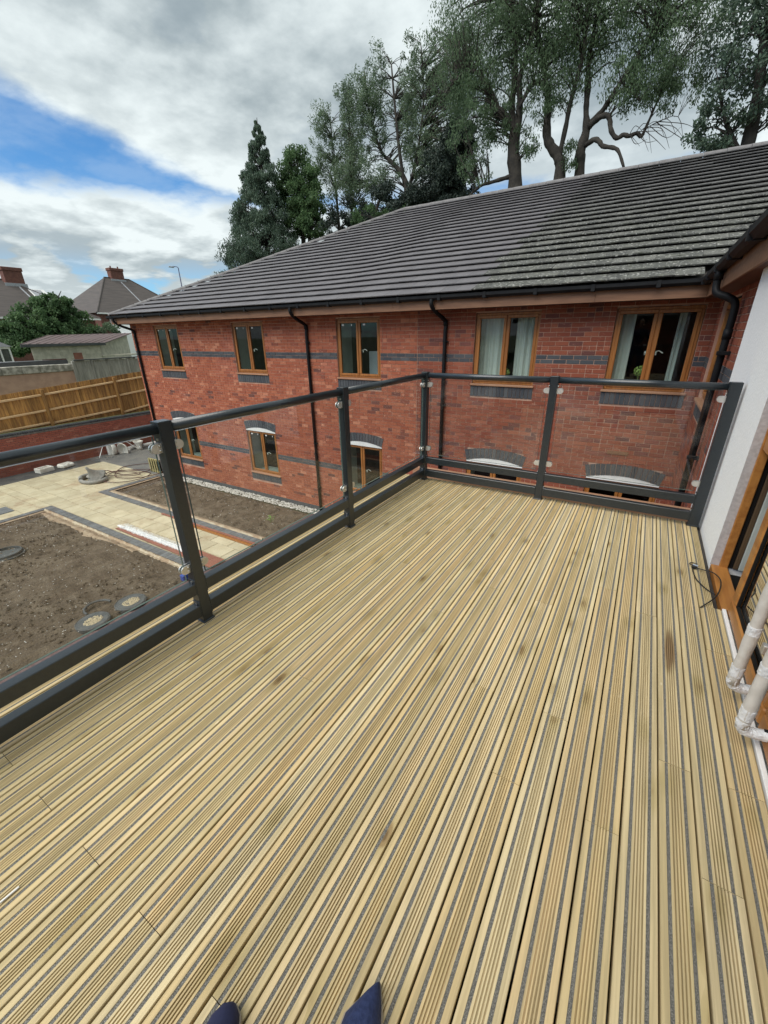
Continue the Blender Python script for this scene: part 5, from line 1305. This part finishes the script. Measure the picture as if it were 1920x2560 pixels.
L2 = [[(-5.0, Y1, BZ, .5), (-5.1, Y1, 4, .42), (-5.16, Y1, 7.96, .29), (-5.31, Y1, 8.71, .26), (-5.72, Y1, 9.22, .24), (-5.96, Y1, 9.68, .21), (-6.04, Y1, 10.6, .18), (-6.18, Y1+.1, 11.3, .15), (-6.44, Y1+.2, 12.0, .12), (-6.6, Y1+.3, 12.6, .13), (-7.0, Y1+.2, 13.8, .09), (-7.0, Y1, 16, .04)],
      [(-5.3, Y1, 8.7, .14), (-5.12, Y1-.2, 9.73, .12), (-5.05, Y1-.3, 10.32, .11), (-4.87, Y1-.4, 11.19, .10), (-4.75, Y1-.4, 11.92, .12), (-4.79, Y1-.3, 12.83, .10), (-4.9, Y1, 14.2, .07), (-4.8, Y1, 16.5, .03)],
      [(-6.0, Y1, 11.3, .14), (-6.7, Y1-.3, 11.5, .11), (-7.2, Y1-.5, 10.7, .07)]]
cl = ell(240, (-5.4, 24.6, 14.4), (2.4, 2.6, 3.1), r1, shell=.1)+ell(90, (-5.6, 24.2, 12.0), (1.7, 1.6, 1.5), r1, shell=.1)+ell(8, (-4.75, 24.2, 8.7), (.35, .5, .5), r1, cr=(.18, .28))+ell(14, (-6.0, 24, 10.6), (.6, .7, .9), r1, cr=(.18, .3))
grow('ash_tree', 'middle gnarled tree whose trunk bends left above the ridge', L2, cl, 80, .060, .36, 'leaf_ash', GT, droop=.8, seed=3)
L3 = [[(-4.3, Y1+.3, BZ, .5), (-4.3, Y1+.3, 4, .42), (-4.34, Y1+.2, 7.9, .25), (-4.4, Y1, 8.76, .25), (-4.28, Y1, 9.5, .20), (-4.4, Y1, 10.19, .12), (-4.48, Y1+.1, 10.98, .15), (-4.6, Y1+.2, 12.3, .10), (-4.3, Y1, 15, .05)],
      [(-4.28, Y1, 9.4, .16), (-4.1, Y1, 9.74, .15), (-3.74, Y1-.1, 9.98, .13), (-3.43, Y1-.2, 10.36, .11), (-3.14, Y1-.3, 10.73, .10), (-2.79, Y1-.4, 11.14, .12), (-2.2, Y1-.4, 12.2, .08), (-1.9, Y1, 14, .04)],
      [(-4.15, Y1-.1, 9.6, .15), (-3.77, Y1-.3, 9.74, .13), (-3.45, Y1-.4, 9.70, .12), (-3.32, Y1-.4, 9.5, .11), (-3.2, Y1-.5, 9.13, .105), (-2.95, Y1-.5, 8.84, .10), (-2.7, Y1-.5, 8.90, .10), (-2.48, Y1-.5, 8.82, .09), (-2.2, Y1-.5, 8.86, .085), (-2.02, Y1-.5, 8.72, .08), (-1.88, Y1-.5, 9.09, .06), (-1.7, Y1-.5, 9.7, .04), (-1.5, Y1-.5, 10.5, .025)],
      [(-4.2, Y1-.1, 8.95, .13), (-3.85, Y1-.3, 9.02, .12), (-3.6, Y1-.4, 8.86, .11), (-3.43, Y1-.5, 8.66, .10), (-3.0, Y1-.6, 8.50, .09), (-2.75, Y1-.7, 8.30, .075), (-2.44, Y1-.8, 7.7, .06)],
      [(-3.6, Y1-.2, 10.2, .10), (-3.1, Y1-.5, 10.35, .08), (-2.7, Y1-.7, 10.2, .06), (-2.3, Y1-.8, 9.8, .03)]]
for k in range(16):   # bare twigs over the ridge
    x0 = -2.6+.12*k; L3.append([(x0*.6-1.0, Y1-.6, 8.75+.02*k, .018), (x0+.2, Y1-.7, 8.75+.35*math.sin(k*2.1), .013), (x0+.6, Y1-.7, 8.35+.35*math.sin(k*1.3), .006)])
cl = ell(190, (-2.9, 24.6, 13.9), (2.3, 2.4, 2.8), r1, shell=.1)+ell(120, (-1.6, 24.2, 12.0), (2.1, 2.0, 2.0), r1, shell=.1)+ell(70, (-2.3, 24, 10.7), (1.9, 1.4, 1.0), r1, cr=(.22, .4), shell=.1)+ell(22, (-.9, 24, 10.0), (.9, .9, .8), r1, cr=(.2, .35))
grow('ash_tree', 'rightmost gnarled tree with a zigzag limb and bare twigs reaching right', L3, cl, 74, .060, .36, 'leaf_ash', GT, droop=.8, seed=4)
# --- dark dense tree at the far right
L4 = [[(1.6, 23.4, BZ, .4), (1.6, 23.4, 5, .32), (1.55, 23.3, 8.5, .22), (1.2, 23.2, 11, .12), (1.3, 23, 13, .05)], [(1.55, 23.3, 7.2, .12), (.8, 23, 8.2, .08), (.3, 22.8, 9.2, .04)]]
cl = ell(190, (1.9, 23, 10.9), (2.5, 2.0, 3.0), r1, cr=(.3, .5))+ell(26, (.5, 22.8, 8.2), (.8, .8, .9), r1, cr=(.2, .36))
grow('dark_leaved_tree', 'dense dark green tree at the top right corner above the ridge', L4, cl, 95, .072, .45, 'leaf_conifer', GT, droop=.3, seed=5)
# --- pale tall tree left of the gnarled ones
L5 = [[(-17.0, 30, BZ, .45), (-16.6, 30, 5, .38), (-16.2, 30, 9.5, .24), (-16.3, 30, 10.9, .19), (-17.3, 30, 12.0, .14), (-18.1, 30, 12.7, .10), (-18.9, 30, 14.6, .06), (-19.3, 30, 17, .04)],
      [(-16.2, 30, 9.9, .15), (-15.3, 29.8, 12, .11), (-14.8, 29.6, 14.5, .07), (-15.0, 29.5, 17, .04)], [(-16.3, 30, 10.5, .15), (-16.6, 29.6, 13, .11), (-17.0, 29.5, 16.6, .05)],
      [(-20.8, 30.5, BZ, .22), (-20.9, 30.3, 6, .17), (-20.7, 30, 11, .12), (-20.6, 30, 16, .04)], [(-22.0, 30.5, 6, .15), (-22.2, 30.3, 10, .11), (-22.2, 30, 15, .04)]]
cl = []
for (x, z, h) in ((-22.5, 14.0, 2.3), (-21.4, 14.7, 2.5), (-20.4, 14.6, 3.0), (-19.1, 15.2, 2.7), (-18.0, 15.5, 2.7), (-16.9, 15.2, 2.5), (-15.5, 15.3, 2.6), (-14.2, 15.0, 2.8), (-12.9, 14.6, 2.9), (-12.0, 14.4, 2.8)):
    cl += ell(62, (x, 30+r1.normal(0, .5), z-.3), (.9, 1.2, h+.3), r1, cr=(.22, .42), shell=.05)
cl += ell(150, (-19.5, 29.6, 11.2), (3.4, 1.5, 1.9), r1, cr=(.25, .42), shell=.05)+ell(70, (-14.2, 29.6, 11.6), (2.2, 1.4, 1.4), r1, cr=(.22, .4), shell=.05)
grow('pale_leaved_tree', 'broad pale green tree with airy upright plumes beside the conifer', L5, cl, 80, .072, .36, 'leaf_pale', GT, droop=.15, flat=1.15, seed=6)
# --- mid green tree beside the conifer
L6 = [[(-24.0, 28, BZ, .3), (-23.9, 28, 5, .24), (-23.8, 28, 9, .16), (-23.9, 28, 12, .06)], [(-23.9, 28, 6.5, .1), (-23.0, 27.8, 8.2, .05)]]
cl = ell(170, (-23.8, 28, 10.8), (1.9, 1.6, 2.9), r1, cr=(.3, .5), shell=.1)+ell(40, (-22.9, 27.8, 8.8), (1.5, 1.2, 1.4), r1, cr=(.2, .38))
grow('mid_green_tree', 'rounded mid green tree squeezed between the conifer and the pale tree', L6, cl, 120, .09, .5, 'leaf_mid', GT, seed=7)
# --- dark evergreen
L7 = [[(-11.2, 25.8, BZ, .35), (-11.2, 25.8, 6, .25), (-11.1, 25.7, 9, .14), (-11.0, 25.6, 11.4, .05)]]
cl = ell(120, (-11.3, 25.6, 8.9), (1.7, 1.5, 2.2), r1, cr=(.35, .5), shell=.05)+ell(36, (-10.7, 25.6, 10.8), (.8, .9, 1.1), r1, cr=(.25, .4), shell=.05)
grow('dark_evergreen', 'nearly black evergreen mass rising just behind the roof apex', L7, cl, 210, .075, .45, 'leaf_dark', GT, seed=8)
# undergrowth at the roof line
cl = ell(110, (-17.2, 27, 8.3), (4.6, 1.3, 1.7), r1, cr=(.3, .5), shell=.02)+ell(50, (-13.0, 26, 8.0), (2.2, 1.0, 1.1), r1, cr=(.3, .45), shell=.02)
grow('holly_thicket', 'dark green thicket filling the gap between trunks along the hip', [[(-17, 27, BZ, .2), (-17, 27, 5, .15), (-17, 27, 8, .08)], [(-14, 26.5, BZ, .2), (-13.6, 26.3, 7.5, .08)], [(-19.6, 27, BZ, .15), (-19.8, 27, 8, .06)]], cl, 170, .085, .5, 'leaf_dark', GT, seed=9, cat='shrub')
cl = ell(46, (-15.0, 26, 8.0), (3.6, 1.0, .9), r1, cr=(.22, .4), shell=.02)
grow('green_shrub', 'brighter green shrub tops showing just over the ridge near the apex', [[(-15, 26, BZ, .15), (-15, 26, 7.2, .06)], [(-12.6, 25.4, BZ, .12), (-12.6, 25.4, 7, .05)]], cl, 130, .07, .5, 'leaf_mid', GT, seed=10, cat='shrub')
# --- conifer
rr = np.random.default_rng(21); cl = []
tipx, tipz, y0 = -25.28, 14.8, 26.0
for i in range(680):
    h = rr.random()**.62; z = tipz-.1-h*9.6
    wdt = (.05+h*9.6*.46)*(1+.16*math.sin(z*3.3)); th = rr.uniform(0, 2*PI); q = math.sqrt(rr.uniform(.2, 1))
    cx = tipx-h*9.6*.13+wdt*q*math.cos(th); cl.append((cx, y0+wdt*q*math.sin(th)*.75, z-.22*q*wdt+rr.normal(0, .08), .10+.34*min(h*1.6, 1)*rr.uniform(.6, 1.1)))
grow('conifer', 'tall pointed dark green conifer, leftmost of the trees behind the roof', [[(tipx-.5, y0, BZ, .4), (tipx-.4, y0, 6, .25), (tipx-.1, y0, 11, .1), (tipx, y0, 14.7, .02)]], cl, 120, .075, .4, 'leaf_conifer', GT, droop=.9, twig=.02, seed=12)
# --- garden tree in front of the houses
cl = ell(190, (-45, 18.4, 2.2), (2.0, 3.9, 2.1), r1, cr=(.35, .6), shell=.05)+ell(36, (-45, 19.2, 4.2), (1.1, 1.5, .9), r1, cr=(.3, .5))+ell(20, (-44, 15, .9), (1.0, 1.3, .6), r1, cr=(.3, .5))
grow('garden_tree', 'bushy round garden tree in front of the house with the skylight', [[(-45, 18, BZ+.2, .25), (-45, 18, 1, .18), (-45, 18.6, 3, .1), (-45, 20.2, 5.3, .03)]], cl, 120, .13, .55, 'leaf_mid', 'garden trees before the houses', seed=14)
cl = ell(26, (-44, 22.8, 2.0), (.8, 1.0, .9), r1, cr=(.25, .4))
grow('garden_shrub', 'small yellowish shrub right of the bushy garden tree', [[(-44, 22.8, BZ+.2, .08), (-44, 22.8, 2, .03)]], cl, 80, .10, .5, 'leaf_pale', 'garden trees before the houses', seed=15, cat='shrub')

# ============================================================ PERSON (only the toes reach into the picture)
def skin_obj(name, pts, edges, radii, mat, parent, sub=2):
    me = bpy.data.meshes.new(name); me.from_pydata(pts, edges, []); me.materials.append(MAT[mat]); o = link(name, me, parent)
    md = o.modifiers.new('skin', 'SKIN'); md.use_smooth_shade = True; sv = me.skin_vertices[0].data
    for i, q in enumerate(radii): sv[i].radius = q if isinstance(q, tuple) else (q, q)
    sv[0].use_root = True
    s_ = o.modifiers.new('sub', 'SUBSURF'); s_.levels = sub; s_.render_levels = sub; return o
PXo, PYo = -.40, -.17
pe = thing('person', 'person in navy jeans and shoes standing on the deck behind the camera', 'person', (PXo, PYo, 0))
skin_obj('trousers', [(PXo, PYo-.10, .86), (PXo-.10, PYo-.10, .80), (PXo-.13, PYo-.08, .45), (PXo-.145, PYo-.08, .10), (PXo+.10, PYo-.08, .80), (PXo+.13, PYo+.0, .45), (PXo+.135, PYo+.10, .11), (PXo, PYo-.12, .98)],
         [(0, 1), (1, 2), (2, 3), (0, 4), (4, 5), (5, 6), (0, 7)], [.13, .095, .065, .055, .095, .065, .05, .13], 'navy_denim', pe)
skin_obj('jacket', [(PXo, PYo-.13, 1.0), (PXo, PYo-.14, 1.22), (PXo, PYo-.15, 1.40), (PXo-.18, PYo-.15, 1.38), (PXo-.22, PYo-.16, 1.12), (PXo-.10, PYo-.06, 1.02), (PXo+.18, PYo-.15, 1.38), (PXo+.22, PYo-.16, 1.16), (PXo+.26, PYo-.07, 1.30), (PXo, PYo-.14, 1.49)],
         [(0, 1), (1, 2), (2, 3), (3, 4), (4, 5), (2, 6), (6, 7), (7, 8), (2, 9)], [.135, .14, .12, .065, .05, .038, .065, .05, .038, .06], 'navy_suede', pe)
mb = MB(); mb.lathe([(0, -.12), (.055, -.10), (.078, -.03), (.082, .03), (.07, .09), (.04, .125), (0, .135)], (PXo, PYo-.13, 1.64), 18, sx=.92, sy=1.1); mb.build('head', 'skin', pe, smooth=True)
mb = MB(); mb.lathe([(.085, -.03), (.090, .03), (.078, .095), (.045, .135), (0, .148)], (PXo, PYo-.145, 1.64), 18, sx=.95, sy=1.1); mb.build('hair', 'hair', pe, smooth=True)
def shoe(x, ytoe, rz, mat, label, wid=.042, point=False):
    mb = MB(); L_ = .27; n = 16; rings = []
    for i, (t_, w_, h_) in enumerate(((0, .15, .25), (.04, .55, .62), (.12, .86, .82), (.3, 1.0, 1.0), (.5, .92, 1.3), (.75, .82, 1.55), (1, .66, 1.5))):
        if point: w_ *= min(1, .25+t_*2.6); 
        rings.append((t_, w_*wid, h_*.062))
    vs = []
    for t_, w_, h_ in rings:
        for k in range(n):
            a = 2*PI*k/n; vs.append((w_*math.cos(a), -t_*L_, .012+h_*max(0, math.sin(a))*(1) if math.sin(a) > 0 else .012))
    m_ = len(rings); fs = [(i*n+k, i*n+(k+1) % n, (i+1)*n+(k+1) % n, (i+1)*n+k) for i in range(m_-1) for k in range(n)]+[tuple(range(n-1, -1, -1)), tuple(range((m_-1)*n, m_*n))]
    mb.add(vs, fs); o = mb.build('shoe', mat, pe, smooth=True, label=label); o.matrix_basis = Matrix.Translation((x, ytoe, .003)) @ Matrix.Rotation(rz, 4, 'Z')
    s_ = MB(); s_.add([(v[0]*1.06, v[1]*1.01+.003, 0) for v in vs if v[2] <= .0121]+[(v[0]*1.06, v[1]*1.01+.003, .016) for v in vs if v[2] <= .0121], [])
    pts = [(w_*1.08, -t_*L_+.002) for t_, w_, h_ in rings]+[(-w_*1.08, -t_*L_+.002) for t_, w_, h_ in rings[::-1]]
    so = MB().prism(pts, 2, .0, .016).build('sole', 'shoe_sole', o); so.parent = o; so.matrix_parent_inverse = Matrix.Identity(4)
shoe(-.538, .171, .25, 'navy_suede', 'blunt navy suede shoe')
shoe(-.262, .373, .05, 'navy_denim', 'pointed denim shoe', .047, True)
